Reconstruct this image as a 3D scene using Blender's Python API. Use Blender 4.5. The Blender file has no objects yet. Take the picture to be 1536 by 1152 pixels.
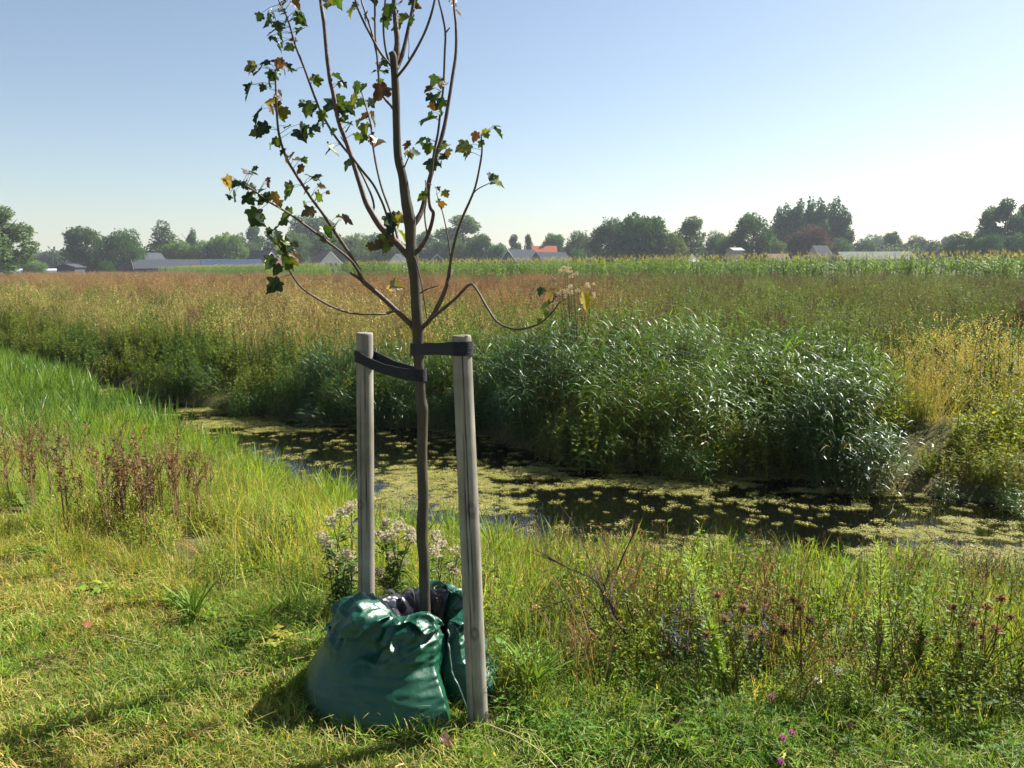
import bpy, math, random
import numpy as np
from mathutils import Vector, Matrix, Euler, noise as mnoise

random.seed(11); np.random.seed(11)
SC = bpy.context.scene
COL = SC.collection
PI = math.pi
R = math.radians

# ------------------------------------------------------------------ camera
FPX, IW, IH = 1180.0, 1536.0, 1152.0
CAMZ = 1.6
PITCH = math.atan((576 - 398) / FPX)
CROT = Matrix.Rotation(PI / 2 - PITCH, 3, 'X') @ Matrix.Rotation(R(-0.3), 3, 'Z')
cd = bpy.data.cameras.new('camera')
cam = bpy.data.objects.new('camera', cd)
COL.objects.link(cam)
cam.location = (0, 0, CAMZ)
cam.rotation_euler = CROT.to_euler()
cd.sensor_width = 36.0
cd.lens = 36.0 * FPX / IW
cd.clip_start = 0.05
cd.clip_end = 9000
SC.camera = cam

# ------------------------------------------------------------------ light
SUN_EL, SUN_TH = R(43), R(33)              # sun stands right of and beyond the tree
sdir = Vector((math.cos(SUN_EL) * math.cos(SUN_TH), math.cos(SUN_EL) * math.sin(SUN_TH), math.sin(SUN_EL)))
world = bpy.data.worlds.new('World')
SC.world = world
world.use_nodes = True
wn = world.node_tree
bg = wn.nodes['Background']
sky = wn.nodes.new('ShaderNodeTexSky')
sky.sky_type = 'NISHITA'
sky.sun_disc = False
sky.sun_elevation = SUN_EL
sky.sun_rotation = math.atan2(sdir.x, sdir.y)
sky.altitude = 0
sky.air_density = 1.0
sky.dust_density = 0.8
sky.ozone_density = 1.0
hsv = wn.nodes.new('ShaderNodeHueSaturation'); hsv.inputs['Saturation'].default_value = .93
wn.links.new(sky.outputs[0], hsv.inputs['Color']); wn.links.new(hsv.outputs[0], bg.inputs[0])
bg.inputs[1].default_value = 0.053
sl = bpy.data.lights.new('sun', 'SUN')
sl.energy = 5.0
sl.angle = R(0.53)
sl.color = (1.0, 0.97, 0.91)
so = bpy.data.objects.new('sun', sl)
COL.objects.link(so)
so.rotation_euler = (-sdir).to_track_quat('-Z', 'Y').to_euler()
so.location = sdir * 50
SC.view_settings.view_transform = 'Standard'
SC.view_settings.look = 'None'
SC.view_settings.exposure = 1.45
SC.view_settings.gamma = 1.0
SC.view_settings.use_curve_mapping = False
SC.cycles.max_bounces = 6
SC.cycles.diffuse_bounces = 2
SC.cycles.glossy_bounces = 2
SC.cycles.transmission_bounces = 2
SC.cycles.transparent_max_bounces = 6
SC.cycles.volume_bounces = 0
SC.cycles.sample_clamp_indirect = 6

# ------------------------------------------------------------------ helpers
def ray(px, py):
    return CROT @ Vector(((px - IW / 2) / FPX, -(py - IH / 2) / FPX, -1.0))
def PY(px, py, Y):
    v = ray(px, py); t = Y / v.y
    return Vector((v.x * t, Y, CAMZ + v.z * t))
def PZ(px, py, z=0.0):
    v = ray(px, py); t = (z - CAMZ) / v.z
    return Vector((v.x * t, v.y * t, z))

def vnoise(x, y, seed=0):
    x = np.asarray(x, float); y = np.asarray(y, float)
    xi = np.floor(x).astype(np.int64); yi = np.floor(y).astype(np.int64)
    xf = x - xi; yf = y - yi
    u = xf * xf * (3 - 2 * xf); v = yf * yf * (3 - 2 * yf)
    def h(a, b):
        n = (a * 374761393 + b * 668265263 + seed * 1442695041) & 0x7fffffff
        n = ((n ^ (n >> 13)) * 1274126177) & 0x7fffffff
        n = n ^ (n >> 16)
        return (n & 0xffff) / 65535.0
    return ((h(xi, yi) * (1 - u) + h(xi + 1, yi) * u) * (1 - v)
            + (h(xi, yi + 1) * (1 - u) + h(xi + 1, yi + 1) * u) * v)
def fbm(x, y, seed=0, o=4):
    s = 0; a = 0.5; f = 1.0
    for i in range(o):
        s = s + a * vnoise(np.asarray(x) * f, np.asarray(y) * f, seed + i * 7)
        a *= 0.5; f *= 2.03
    return s / (1 - 0.5 ** o)
def sstep(a, b, x):
    t = np.clip((np.asarray(x, float) - a) / (b - a), 0, 1)
    return t * t * (3 - 2 * t)

def rnd(a, b): return random.uniform(a, b)
def jit(c, a=0.15):
    k = rnd(1 - a, 1 + a)
    return (c[0] * k * rnd(1 - a * .5, 1 + a * .5), c[1] * k, c[2] * k * rnd(1 - a * .5, 1 + a * .5))
def lerp3(a, b, t): return tuple(a[i] + (b[i] - a[i]) * t for i in range(3))

# ---- materials
def nt(name):
    m = bpy.data.materials.new(name); m.use_nodes = True
    n = m.node_tree.nodes; l = m.node_tree.links
    return m, n, l, n['Principled BSDF'], n['Material Output']
def foliage(name, mode='inst', trans=0.46, rough=0.55, spec=0.16, tcol=(1.25, 1.15, 0.45)):
    """mode inst: Col * instancer tint; obj: Col * object colour; leaf: object colour with veins"""
    m, n, l, p, out = nt(name)
    a = n.new('ShaderNodeAttribute'); a.attribute_name = 'Col'
    mul = n.new('ShaderNodeMix'); mul.data_type = 'RGBA'; mul.blend_type = 'MULTIPLY'; mul.inputs[0].default_value = 1.0
    l.new(a.outputs['Color'], mul.inputs[6])
    if mode == 'inst':
        b = n.new('ShaderNodeAttribute'); b.attribute_type = 'INSTANCER'; b.attribute_name = 'tint'
        l.new(b.outputs['Color'], mul.inputs[7])
    else:
        b = n.new('ShaderNodeObjectInfo'); l.new(b.outputs['Color'], mul.inputs[7])
    col = mul.outputs[2]
    if mode == 'leaf':
        tc = n.new('ShaderNodeTexCoord'); tx = n.new('ShaderNodeTexNoise'); tx.inputs['Scale'].default_value = 70
        tx.inputs['Detail'].default_value = 4
        l.new(tc.outputs['Object'], tx.inputs['Vector'])
        rp = n.new('ShaderNodeValToRGB'); rp.color_ramp.elements[0].position = .45; rp.color_ramp.elements[1].position = .68
        rp.color_ramp.elements[0].color = (1, 1, 1, 1); rp.color_ramp.elements[1].color = (1.5, .62, .4, 1)
        l.new(tx.outputs['Fac'], rp.inputs[0])
        m2 = n.new('ShaderNodeMix'); m2.data_type = 'RGBA'; m2.blend_type = 'MULTIPLY'; m2.inputs[0].default_value = .8
        l.new(col, m2.inputs[6]); l.new(rp.outputs[0], m2.inputs[7]); col = m2.outputs[2]
    l.new(col, p.inputs['Base Color'])
    p.inputs['Roughness'].default_value = rough
    p.inputs['Specular IOR Level'].default_value = spec
    tr = n.new('ShaderNodeBsdfTranslucent')
    tm = n.new('ShaderNodeMix'); tm.data_type = 'RGBA'; tm.blend_type = 'MULTIPLY'; tm.inputs[0].default_value = 1.0
    l.new(col, tm.inputs[6]); tm.inputs[7].default_value = (*tcol, 1)
    l.new(tm.outputs[2], tr.inputs['Color'])
    mx = n.new('ShaderNodeMixShader'); mx.inputs[0].default_value = trans
    l.new(p.outputs[0], mx.inputs[1]); l.new(tr.outputs[0], mx.inputs[2]); l.new(mx.outputs[0], out.inputs['Surface'])
    return m
def plain(name, c, rough=0.8, c2=None, scale=8.0, spec=0.3, bump=0.0, stretch=None, mode='Object'):
    m, n, l, p, out = nt(name)
    p.inputs['Roughness'].default_value = rough; p.inputs['Specular IOR Level'].default_value = spec
    tc = n.new('ShaderNodeTexCoord'); mp = n.new('ShaderNodeMapping')
    if stretch: mp.inputs['Scale'].default_value = stretch
    l.new(tc.outputs[mode], mp.inputs['Vector'])
    tx = n.new('ShaderNodeTexNoise'); tx.inputs['Scale'].default_value = scale; tx.inputs['Detail'].default_value = 6
    l.new(mp.outputs[0], tx.inputs['Vector'])
    rp = n.new('ShaderNodeValToRGB')
    rp.color_ramp.elements[0].position = .35; rp.color_ramp.elements[1].position = .68
    rp.color_ramp.elements[0].color = (*c, 1); rp.color_ramp.elements[1].color = (*(c2 or tuple(x * .7 for x in c)), 1)
    l.new(tx.outputs['Fac'], rp.inputs[0]); l.new(rp.outputs[0], p.inputs['Base Color'])
    if bump:
        b = n.new('ShaderNodeBump'); b.inputs['Strength'].default_value = bump; b.inputs['Distance'].default_value = .01
        l.new(tx.outputs['Fac'], b.inputs['Height']); l.new(b.outputs[0], p.inputs['Normal'])
    return m

M = {}
M['inst'] = foliage('foliage_scattered', 'inst')
M['reed'] = foliage('reed_leaf', 'inst', trans=.38, rough=.42, spec=.4)
M['dry'] = foliage('dry_stalk', 'inst', trans=.2, rough=.7, spec=.1, tcol=(1.1, 1, .8))
M['plant'] = foliage('plant_leaf', 'obj', trans=.35)
M['crown'] = foliage('tree_crown', 'obj', trans=.3, rough=.8, spec=.04)
M['maple'] = foliage('maple_leaf', 'leaf', trans=.42, rough=.45, spec=.4, tcol=(1.5, 1.25, .35))
M['fluff'] = foliage('seed_fluff', 'obj', trans=.35, rough=.9, spec=.05, tcol=(1, 1, .95))

# ---- geometry collector
class MB:
    def __init__(s): s.v = []; s.f = []; s.c = []
    def add(s, vs, fs, col):
        b = len(s.v); s.v.extend(vs); s.f.extend([tuple(i + b for i in q) for q in fs])
        if isinstance(col, list): s.c.extend(col)
        else: s.c.extend([col] * len(vs))
    def ribbon(s, p, d, L, w, droop, col, n=4, roll=0.0, tip=None, prof=0, wind=None):
        """a bending leaf blade; prof 0 tapers to the tip, 1 is widest in the middle"""
        p = Vector(p); d = Vector(d).normalized()
        st = L / n
        side = d.cross(Vector((0, 0, 1)))
        if side.length < .05: side = Vector((math.cos(roll * 3), math.sin(roll * 3), 0))
        side.normalize()
        if roll: side = (Matrix.Rotation(roll, 3, d) @ side)
        vs = []; cs = []
        for i in range(n + 1):
            t = i / n
            k = (1 - t) ** .6 if prof == 0 else math.sin(PI * min(.98, t * .88 + .12)) ** .75
            c = col if tip is None else lerp3(col, tip, t)
            if i < n:
                vs.append(tuple(p - side * (w * .5 * k))); vs.append(tuple(p + side * (w * .5 * k))); cs += [c, c]
            else:
                vs.append(tuple(p)); cs.append(c)
            d = d + Vector((0, 0, -droop / n))
            if wind is not None: d = d + wind / n
            d.normalize(); p = p + d * st
        fs = [(2 * i, 2 * i + 1, 2 * i + 3, 2 * i + 2) for i in range(n - 1)] + [(2 * n - 2, 2 * n - 1, 2 * n)]
        s.add(vs, fs, cs)
        return p
    def tube(s, pts, rad, col, k=4, cap=True):
        pts = [Vector(q) for q in pts]; n = len(pts)
        if not hasattr(rad, '__len__'): rad = [rad] * n
        vs = []; up = None
        for i, q in enumerate(pts):
            t = (pts[min(i + 1, n - 1)] - pts[max(i - 1, 0)])
            if t.length < 1e-7: t = Vector((0, 0, 1))
            t.normalize()
            if up is None:
                up = t.orthogonal().normalized()
            else:
                up = (up - t * up.dot(t))
                up = up.normalized() if up.length > 1e-5 else t.orthogonal().normalized()
            b = t.cross(up)
            for j in range(k):
                a = 2 * PI * j / k
                vs.append(tuple(q + (up * math.cos(a) + b * math.sin(a)) * rad[i]))
        fs = [(i * k + j, i * k + (j + 1) % k, (i + 1) * k + (j + 1) % k, (i + 1) * k + j) for i in range(n - 1) for j in range(k)]
        if cap: fs += [tuple(range(k - 1, -1, -1)), tuple((n - 1) * k + j for j in range(k))]
        s.add(vs, fs, col)
    def leaf(s, p, d, nrm, L, w, col):
        p = Vector(p); d = Vector(d).normalized(); nrm = Vector(nrm)
        side = d.cross(nrm)
        if side.length < 1e-4: side = d.orthogonal()
        side.normalize(); up = side.cross(d)
        vs = [tuple(p), tuple(p + d * L * .45 + side * w * .5 + up * w * .12), tuple(p + d * L), tuple(p + d * L * .45 - side * w * .5 + up * w * .12)]
        s.add(vs, [(0, 1, 2), (0, 2, 3)], col)
    def blob(s, p, r, col, sq=1.0):
        p = Vector(p); vs = []
        for dx, dy, dz in ((1, 0, 0), (-1, 0, 0), (0, 1, 0), (0, -1, 0), (0, 0, 1), (0, 0, -1)):
            k = r * rnd(.75, 1.2); vs.append((p.x + dx * k, p.y + dy * k, p.z + dz * k * sq))
        s.add(vs, [(0, 2, 4), (2, 1, 4), (1, 3, 4), (3, 0, 4), (2, 0, 5), (1, 2, 5), (3, 1, 5), (0, 3, 5)], col)
    def box(s, x0, x1, y0, y1, z0, z1, col=(1, 1, 1)):
        vs = [(x0, y0, z0), (x1, y0, z0), (x1, y1, z0), (x0, y1, z0), (x0, y0, z1), (x1, y0, z1), (x1, y1, z1), (x0, y1, z1)]
        s.add(vs, [(0, 3, 2, 1), (4, 5, 6, 7), (0, 1, 5, 4), (1, 2, 6, 5), (2, 3, 7, 6), (3, 0, 4, 7)], col)
    def mesh(s, name, mat, smooth=False):
        me = bpy.data.meshes.new(name)
        me.from_pydata(s.v, [], s.f)
        a = me.color_attributes.new('Col', 'FLOAT_COLOR', 'POINT')
        arr = np.ones((len(s.v), 4), np.float32); arr[:, :3] = np.array(s.c, np.float32).reshape(-1, 3)
        a.data.foreach_set('color', arr.ravel())
        if smooth: me.polygons.foreach_set('use_smooth', [True] * len(me.polygons))
        me.materials.append(mat); me.update()
        return me

def link(name, me, parent=None, loc=None, rot=None, scale=None, color=None):
    o = bpy.data.objects.new(name, me); COL.objects.link(o)
    if parent is not None: o.parent = parent
    if loc is not None: o.location = loc
    if rot is not None: o.rotation_euler = rot
    if scale is not None: o.scale = scale if hasattr(scale, '__len__') else (scale,) * 3
    if color is not None: o.color = (*color, 1)
    return o
def tag(o, label=None, cat=None, group=None, kind=None):
    if label: o['label'] = label
    if cat: o['category'] = cat
    if group: o['group'] = group
    if kind: o['kind'] = kind
    return o
def gridmesh(name, P, mat, smooth=True, closed_u=False, col=None):
    """P: (nu, nv, 3) array of points"""
    nu, nv = P.shape[:2]
    me = bpy.data.meshes.new(name)
    fs = []
    for i in range(nu if closed_u else nu - 1):
        a = i * nv; b = ((i + 1) % nu) * nv
        for j in range(nv - 1):
            fs.append((a + j, b + j, b + j + 1, a + j + 1))
    me.from_pydata(P.reshape(-1, 3).tolist(), [], fs)
    if col is not None:
        at = me.color_attributes.new('Col', 'FLOAT_COLOR', 'POINT')
        arr = np.ones((nu * nv, 4), np.float32); arr[:, :3] = col.reshape(-1, 3)
        at.data.foreach_set('color', arr.ravel())
    if smooth: me.polygons.foreach_set('use_smooth', [True] * len(me.polygons))
    me.materials.append(mat); me.update()
    return me

def scatter(name, label, cat, pos, rot, scl, tint, variants):
    """one 'stuff' object: variant meshes on a cloud of points through geometry nodes"""
    N = len(pos)
    c = bpy.data.collections.new(name + '_sources')
    for i, me in enumerate(variants):
        c.objects.link(bpy.data.objects.new('%s_source_%02d' % (name, i), me))
    me = bpy.data.meshes.new(name)
    me.vertices.add(N); me.vertices.foreach_set('co', np.asarray(pos, np.float32).ravel())
    a = me.attributes.new('rot', 'FLOAT_VECTOR', 'POINT'); a.data.foreach_set('vector', np.asarray(rot, np.float32).ravel())
    s3 = np.asarray(scl, np.float32)
    if s3.ndim == 1: s3 = np.repeat(s3[:, None], 3, 1)
    a = me.attributes.new('scl', 'FLOAT_VECTOR', 'POINT'); a.data.foreach_set('vector', s3.ravel())
    a = me.attributes.new('pick', 'INT', 'POINT'); a.data.foreach_set('value', np.random.randint(0, len(variants), N).astype(np.int32))
    t4 = np.ones((N, 4), np.float32); t4[:, :3] = tint
    a = me.attributes.new('tint', 'FLOAT_COLOR', 'POINT'); a.data.foreach_set('color', t4.ravel())
    o = link(name, me)
    tag(o, label, cat, kind='stuff')
    g = bpy.data.node_groups.new(name + '_scatter', 'GeometryNodeTree')
    g.interface.new_socket('Geometry', in_out='INPUT', socket_type='NodeSocketGeometry')
    g.interface.new_socket('Geometry', in_out='OUTPUT', socket_type='NodeSocketGeometry')
    n = g.nodes; l = g.links
    gi = n.new('NodeGroupInput'); go = n.new('NodeGroupOutput')
    ip = n.new('GeometryNodeInstanceOnPoints')
    ci = n.new('GeometryNodeCollectionInfo'); ci.inputs['Collection'].default_value = c
    ci.inputs['Separate Children'].default_value = True; ci.inputs['Reset Children'].default_value = True
    def na(nm, ty):
        x = n.new('GeometryNodeInputNamedAttribute'); x.data_type = ty; x.inputs['Name'].default_value = nm
        return x.outputs[0]
    e = n.new('FunctionNodeEulerToRotation')
    l.new(na('rot', 'FLOAT_VECTOR'), e.inputs[0])
    l.new(gi.outputs[0], ip.inputs['Points']); l.new(ci.outputs[0], ip.inputs['Instance'])
    ip.inputs['Pick Instance'].default_value = True
    l.new(na('pick', 'INT'), ip.inputs['Instance Index'])
    l.new(e.outputs[0], ip.inputs['Rotation']); l.new(na('scl', 'FLOAT_VECTOR'), ip.inputs['Scale'])
    l.new(ip.outputs[0], go.inputs[0])
    md = o.modifiers.new('scatter', 'NODES'); md.node_group = g
    return o
def spread(x0, x1, y0, y1, dens, mask, seed=None):
    """random ground points; mask(X, Y) gives the chance to keep each"""
    n = int((x1 - x0) * (y1 - y0) * dens)
    X = np.random.uniform(x0, x1, n); Y = np.random.uniform(y0, y1, n)
    k = np.random.rand(n) < mask(X, Y)
    return X[k], Y[k]
def infrustum(X, Y, m=1.3, k=.66): return (np.abs(X) < k * Y + m) & (Y > .6)
def spin(n, tilt=.12):
    r = np.zeros((n, 3)); r[:, 0] = np.random.normal(0, tilt, n); r[:, 1] = np.random.normal(0, tilt, n); r[:, 2] = np.random.rand(n) * 2 * PI
    return r
def mixc(a, b, t):
    t = np.asarray(t)[:, None]
    return np.asarray(a)[None, :] * (1 - t) + np.asarray(b)[None, :] * t

# ------------------------------------------------------------------ terrain
WZ = -0.6
def shore(pix, before, after, z=WZ):
    pts = [tuple(PZ(x, y, z)[:2]) for x, y in pix]
    pts = sorted(before + pts + after)
    return np.array([p[0] for p in pts]), np.array([p[1] for p in pts])
FX, FY = shore([(0, 527), (220, 596), (470, 636), (700, 646), (870, 700), (1100, 716), (1320, 735), (1536, 762)],
               [(-300, 200), (-60, 53), (-30, 32)], [(9, 5.6), (16, 2.5), (40, -9)])
NX, NY = shore([(0, 552), (200, 640), (370, 705), (600, 792), (900, 842), (1300, 858), (1536, 868)],
               [(-300, 196), (-60, 49.5), (-30, 28.5)], [(8, 3.6), (16, -.6), (40, -13)])
LX, LY = shore([(0, 850), (210, 905), (430, 965), (750, 1062), (1100, 1108), (1536, 1146)],
               [(-300, 190), (-60, 43), (-30, 23), (-12, 11.2), (-6, 6.6)], [(4, 1.7), (8, .2), (16, -4), (40, -17)], 0)
def Yf(X): return np.interp(X, FX, FY)
def Yn(X): return np.interp(X, NX, NY)
def Yl(X): return np.interp(X, LX, LY)
MX = np.array([-400., -75, -60, -30, -4.5, 12, 31, 60, 400]); MY = np.array([560., 182, 152, 108, 76, 62, 49, 42, 30])
def Ym(X): return np.interp(X, MX, MY)
FIELD = -0.18
def zt(X, Y):
    X = np.asarray(X, float); Y = np.asarray(Y, float)
    wob = (fbm(X * 1.3, Y * 1.3, 5) - .5) * .25
    yl, yn, yf = Yl(X), Yn(X) + wob * 1.6, Yf(X) + wob * 1.6
    t = np.clip((Y - yl) / np.maximum(yn - yl, .2), 0, 1)
    z = (fbm(X * .9, Y * .9, 2) - .5) * .05 * (1 - t) + WZ * (t ** 1.25)
    mid = np.clip((Y - yn) / np.maximum(yf - yn, .2), 0, 1)
    z = np.where(Y > yn, WZ - .5 * np.sin(PI * mid) ** .7, z)
    u = np.clip((Y - yf) / 1.8, 0, 1)
    z = np.where(Y > yf, WZ + (FIELD - WZ) * (u ** .7) + (fbm(X * .4, Y * .4, 9) - .5) * .16 * u, z)
    return z
def axis(lo, hi, step, far, grow=1.16):
    a = list(np.arange(lo, hi + 1e-6, step)); s = step
    while a[-1] < far: s *= grow; a.append(a[-1] + s)
    s = step
    while a[0] > -far: s *= grow; a.insert(0, a[0] - s)
    return np.array(a)
gx = axis(-9, 9, .14, 900); gy = axis(-1, 16, .14, 900)
GX, GY = np.meshgrid(gx, gy, indexing='ij')
GP = np.stack([GX, GY, zt(GX, GY)], -1)
def ground_mat():
    m, n, l, p, out = nt('ground_soil')
    tc = n.new('ShaderNodeTexCoord')
    t1 = n.new('ShaderNodeTexNoise'); t1.inputs['Scale'].default_value = 1.7; t1.inputs['Detail'].default_value = 8
    t2 = n.new('ShaderNodeTexNoise'); t2.inputs['Scale'].default_value = 45; t2.inputs['Detail'].default_value = 8
    for t in (t1, t2): l.new(tc.outputs['Object'], t.inputs['Vector'])
    r1 = n.new('ShaderNodeValToRGB'); r1.color_ramp.elements[0].color = (.05, .062, .018, 1); r1.color_ramp.elements[1].color = (.16, .125, .055, 1)
    r1.color_ramp.elements[0].position = .35; r1.color_ramp.elements[1].position = .7
    l.new(t1.outputs[0], r1.inputs[0])
    r2 = n.new('ShaderNodeValToRGB'); r2.color_ramp.elements[0].color = (.45, .45, .45, 1); r2.color_ramp.elements[1].color = (1.3, 1.25, 1.1, 1)
    r2.color_ramp.elements[0].position = .3; r2.color_ramp.elements[1].position = .72
    l.new(t2.outputs[0], r2.inputs[0])
    mx = n.new('ShaderNodeMix'); mx.data_type = 'RGBA'; mx.blend_type = 'MULTIPLY'; mx.inputs[0].default_value = 1
    l.new(r1.outputs[0], mx.inputs[6]); l.new(r2.outputs[0], mx.inputs[7]); l.new(mx.outputs[2], p.inputs['Base Color'])
    p.inputs['Roughness'].default_value = .95; p.inputs['Specular IOR Level'].default_value = .1
    b = n.new('ShaderNodeBump'); b.inputs['Strength'].default_value = .8; b.inputs['Distance'].default_value = .03
    l.new(t2.outputs[0], b.inputs['Height']); l.new(b.outputs[0], p.inputs['Normal'])
    return m
tag(link('ground', gridmesh('ground', GP, ground_mat())), 'flat polder ground with a ditch cut through it', 'ground', kind='structure')

# water in the ditch
m, n, l, p, out = nt('ditch_water')
p.inputs['Base Color'].default_value = (.0025, .003, .0018, 1); p.inputs['Roughness'].default_value = .03
p.inputs['IOR'].default_value = 1.33; p.inputs['Specular IOR Level'].default_value = .6
tc = n.new('ShaderNodeTexCoord'); tx = n.new('ShaderNodeTexNoise'); tx.inputs['Scale'].default_value = 5; tx.inputs['Detail'].default_value = 3
l.new(tc.outputs['Object'], tx.inputs['Vector'])
b = n.new('ShaderNodeBump'); b.inputs['Strength'].default_value = .05; b.inputs['Distance'].default_value = .02
l.new(tx.outputs[0], b.inputs['Height']); l.new(b.outputs[0], p.inputs['Normal'])
wx = np.concatenate([np.linspace(-280, -14, 50), np.linspace(-13, 12, 90), np.linspace(13, 40, 12)])
WP = np.stack([np.stack([wx, Yn(wx) - .5, np.full_like(wx, WZ)], -1), np.stack([wx, (Yn(wx) + Yf(wx)) / 2, np.full_like(wx, WZ)], -1),
               np.stack([wx, Yf(wx) + .5, np.full_like(wx, WZ)], -1)], 1)
tag(link('water', gridmesh('water', WP, m)), 'dark still ditch water between the reedy banks', 'water', kind='structure')

# ------------------------------------------------------------------ buildings far across the fields
def wall_m(name, c, c2=None): return plain(name, c, .85, c2, 1.5, .2, .3)
M['slate'] = plain('roof_slate', (.06, .065, .075), .95, (.042, .047, .055), 2.5, .05, .4)
M['dark_roof'] = plain('dark_tile_roof', (.03, .035, .05), .9, (.045, .05, .065), 2.5, .05, .4)
M['grey_roof'] = plain('weathered_sheet_roof', (.10, .10, .105), .95, (.075, .075, .08), 1.8, .05, .3)
M['red_roof'] = plain('orange_tile_roof', (.36, .11, .06), .95, (.33, .10, .055), 3, .2, .4)
M['brown_roof'] = plain('brown_tile_roof', (.16, .085, .07), .8, (.12, .065, .055), 3, .2, .4)
M['solar'] = plain('solar_glass', (.03, .05, .085), .6, (.02, .035, .07), 1.2, .15)
M['white_wall'] = wall_m('white_render', (.72, .70, .66), (.64, .62, .58))
M['brick'] = wall_m('brown_brick', (.24, .17, .13), (.18, .13, .10))
M['dark_wall'] = wall_m('dark_timber', (.05, .055, .065), (.035, .04, .05))
M['grey_wall'] = wall_m('grey_block', (.36, .33, .31), (.30, .28, .27))
M['pane'] = plain('window_glass', (.02, .025, .03), .1, (.03, .035, .045), 1, .6)
M['white_paint'] = plain('white_paint', (.75, .75, .73), .5, (.68, .68, .66), 3)
M['glasshouse'] = plain('glasshouse_sheet', (.17, .20, .19), .95, (.14, .17, .16), .8, .03)

def house(name, label, cat, px, Y, L, Wd, eave, ridge, ang, wall, roof, windows=(), extra=None, group=None, hip=0.0):
    """gabled building: ridge along local x; local -y faces the camera at ang 0"""
    c = PY(px, 398, Y)
    e = bpy.data.objects.new(name, None); COL.objects.link(e)
    e.location = (c.x, Y, FIELD); e.rotation_euler = (0, 0, R(ang))
    tag(e, label, cat, group)
    h = L / 2; w = Wd / 2
    b = MB()
    vs = [(-h, -w, -.3), (h, -w, -.3), (h, w, -.3), (-h, w, -.3), (-h, -w, eave), (h, -w, eave), (h, w, eave), (-h, w, eave), (-h, 0, ridge), (h, 0, ridge)]
    b.add(vs, [(0, 1, 5, 4), (2, 3, 7, 6), (1, 2, 6, 9, 5), (3, 0, 4, 8, 7), (0, 3, 2, 1)], (1, 1, 1))
    link('wall', b.mesh('wall', M[wall]), e)
    b = MB(); ov = .35; th = .16
    sl = (ridge - eave) / w
    for s in (-1, 1):
        y1 = s * (w + ov); z1 = eave - ov * sl
        hh = h + .25; rh = hh - hip
        q = [(-hh, y1, z1 + .03), (hh, y1, z1 + .03), (rh, 0, ridge + .03), (-rh, 0, ridge + .03)]
        top = [(x, y, z + th) for x, y, z in q]
        vs = q + top
        b.add(vs, [(0, 1, 2, 3)[::s], (4, 5, 6, 7)[::s], (0, 1, 5, 4), (1, 2, 6, 5), (2, 3, 7, 6), (3, 0, 4, 7)], (1, 1, 1))
    link('roof', b.mesh('roof', M[roof]), e)
    for face, u, z, ww, hh in windows:
        f = MB(); g = MB(); t = .07
        if face == 'front':
            f.box(u - ww / 2, u + ww / 2, -w - .06, -w - .003, z, z + hh); g.box(u - ww / 2 + t, u + ww / 2 - t, -w - .075, -w - .062, z + t, z + hh - t)
        else:
            s = -1 if face == 'left' else 1
            f.box(*sorted((s * (h + .003), s * (h + .06))), u - ww / 2, u + ww / 2, z, z + hh); g.box(*sorted((s * (h + .062), s * (h + .075))), u - ww / 2 + t, u + ww / 2 - t, z + t, z + hh - t)
        fo = link('window', f.mesh('window', M['white_paint']), e); link('pane', g.mesh('pane', M['pane']), fo)
    if extra: extra(e, h, w, eave, ridge)
    return e

def trim(e, h, w, eave, ridge, side=-1):
    b = MB(); hh = h + .27
    for s in (-1, 1):
        b.tube([(side * hh, s * (w + .35), eave - .35 * (ridge - eave) / w), (side * hh, 0, ridge + .05)], .11, (1, 1, 1), 4)
    link('bargeboard', b.mesh('bargeboard', M['white_paint']), e)
def chimney(e, h, w, eave, ridge, x=0.0):
    b = MB(); b.box(x - .35, x + .35, -.35, .35, ridge - .3, ridge + .9)
    link('chimney', b.mesh('chimney', M['brick']), e)
def solar(e, h, w, eave, ridge):
    sl = (ridge - eave) / w
    def at(x, t): return (x, -(w + .3) * t, ridge + .26 - sl * (w + .3) * t)
    nx, ny = 9, 3
    me = None
    for i in range(nx):
        for j in range(ny):
            x0 = .2 + i * (h - .3) / nx; x1 = x0 + (h - .3) / nx - .08
            t0 = .04 + j * .31; t1 = t0 + .30
            b = MB(); q = [at(x0, t0), at(x1, t0), at(x1, t1), at(x0, t1)]
            b.add(q + [(x, y, z + .05) for x, y, z in q], [(0, 1, 2, 3), (7, 6, 5, 4), (0, 4, 5, 1), (1, 5, 6, 2), (2, 6, 7, 3), (3, 7, 4, 0)], (1, 1, 1))
            link('solar_panel', b.mesh('solar_panel', M['solar']), e)

house('garden_shed', 'small dark low-gabled shed in front of the big round tree', 'shed', 106, 190, 4.6, 4.2, 1.85, 2.5, 90, 'dark_wall', 'slate')
house('low_barn', 'low open-fronted barn with pale grey roof left of the long barn', 'barn', 205, 205, 8.0, 5.0, 1.6, 2.8, 8, 'dark_wall', 'grey_roof', hip=1.0)
house('gable_house', 'brown brick house end with steep gable behind the long barn', 'house', 226, 222, 9, 6.2, 2.2, 5.6, 76, 'brick', 'slate')
house('long_barn', 'long grey-roofed barn with dark solar panels on its right half', 'barn', 299, 212, 32, 6.5, 1.5, 3.6, 31, 'dark_wall', 'slate',
      windows=[('left', .9, .6, .7, 1.2)], extra=lambda *a: (solar(*a), trim(*a)))
house('farmhouse', 'white farmhouse with dark blue roof behind the long barn', 'house', 393, 240, 8.5, 6.5, 3.3, 6.6, -28, 'white_wall', 'dark_roof',
      windows=[('front', -2.2, .7, 1.0, 1.3), ('front', -.7, .7, 1.0, 1.3), ('right', -.6, 3.2, .9, 1.1), ('front', 1.6, .7, 1.0, 1.3)], extra=chimney)
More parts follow.
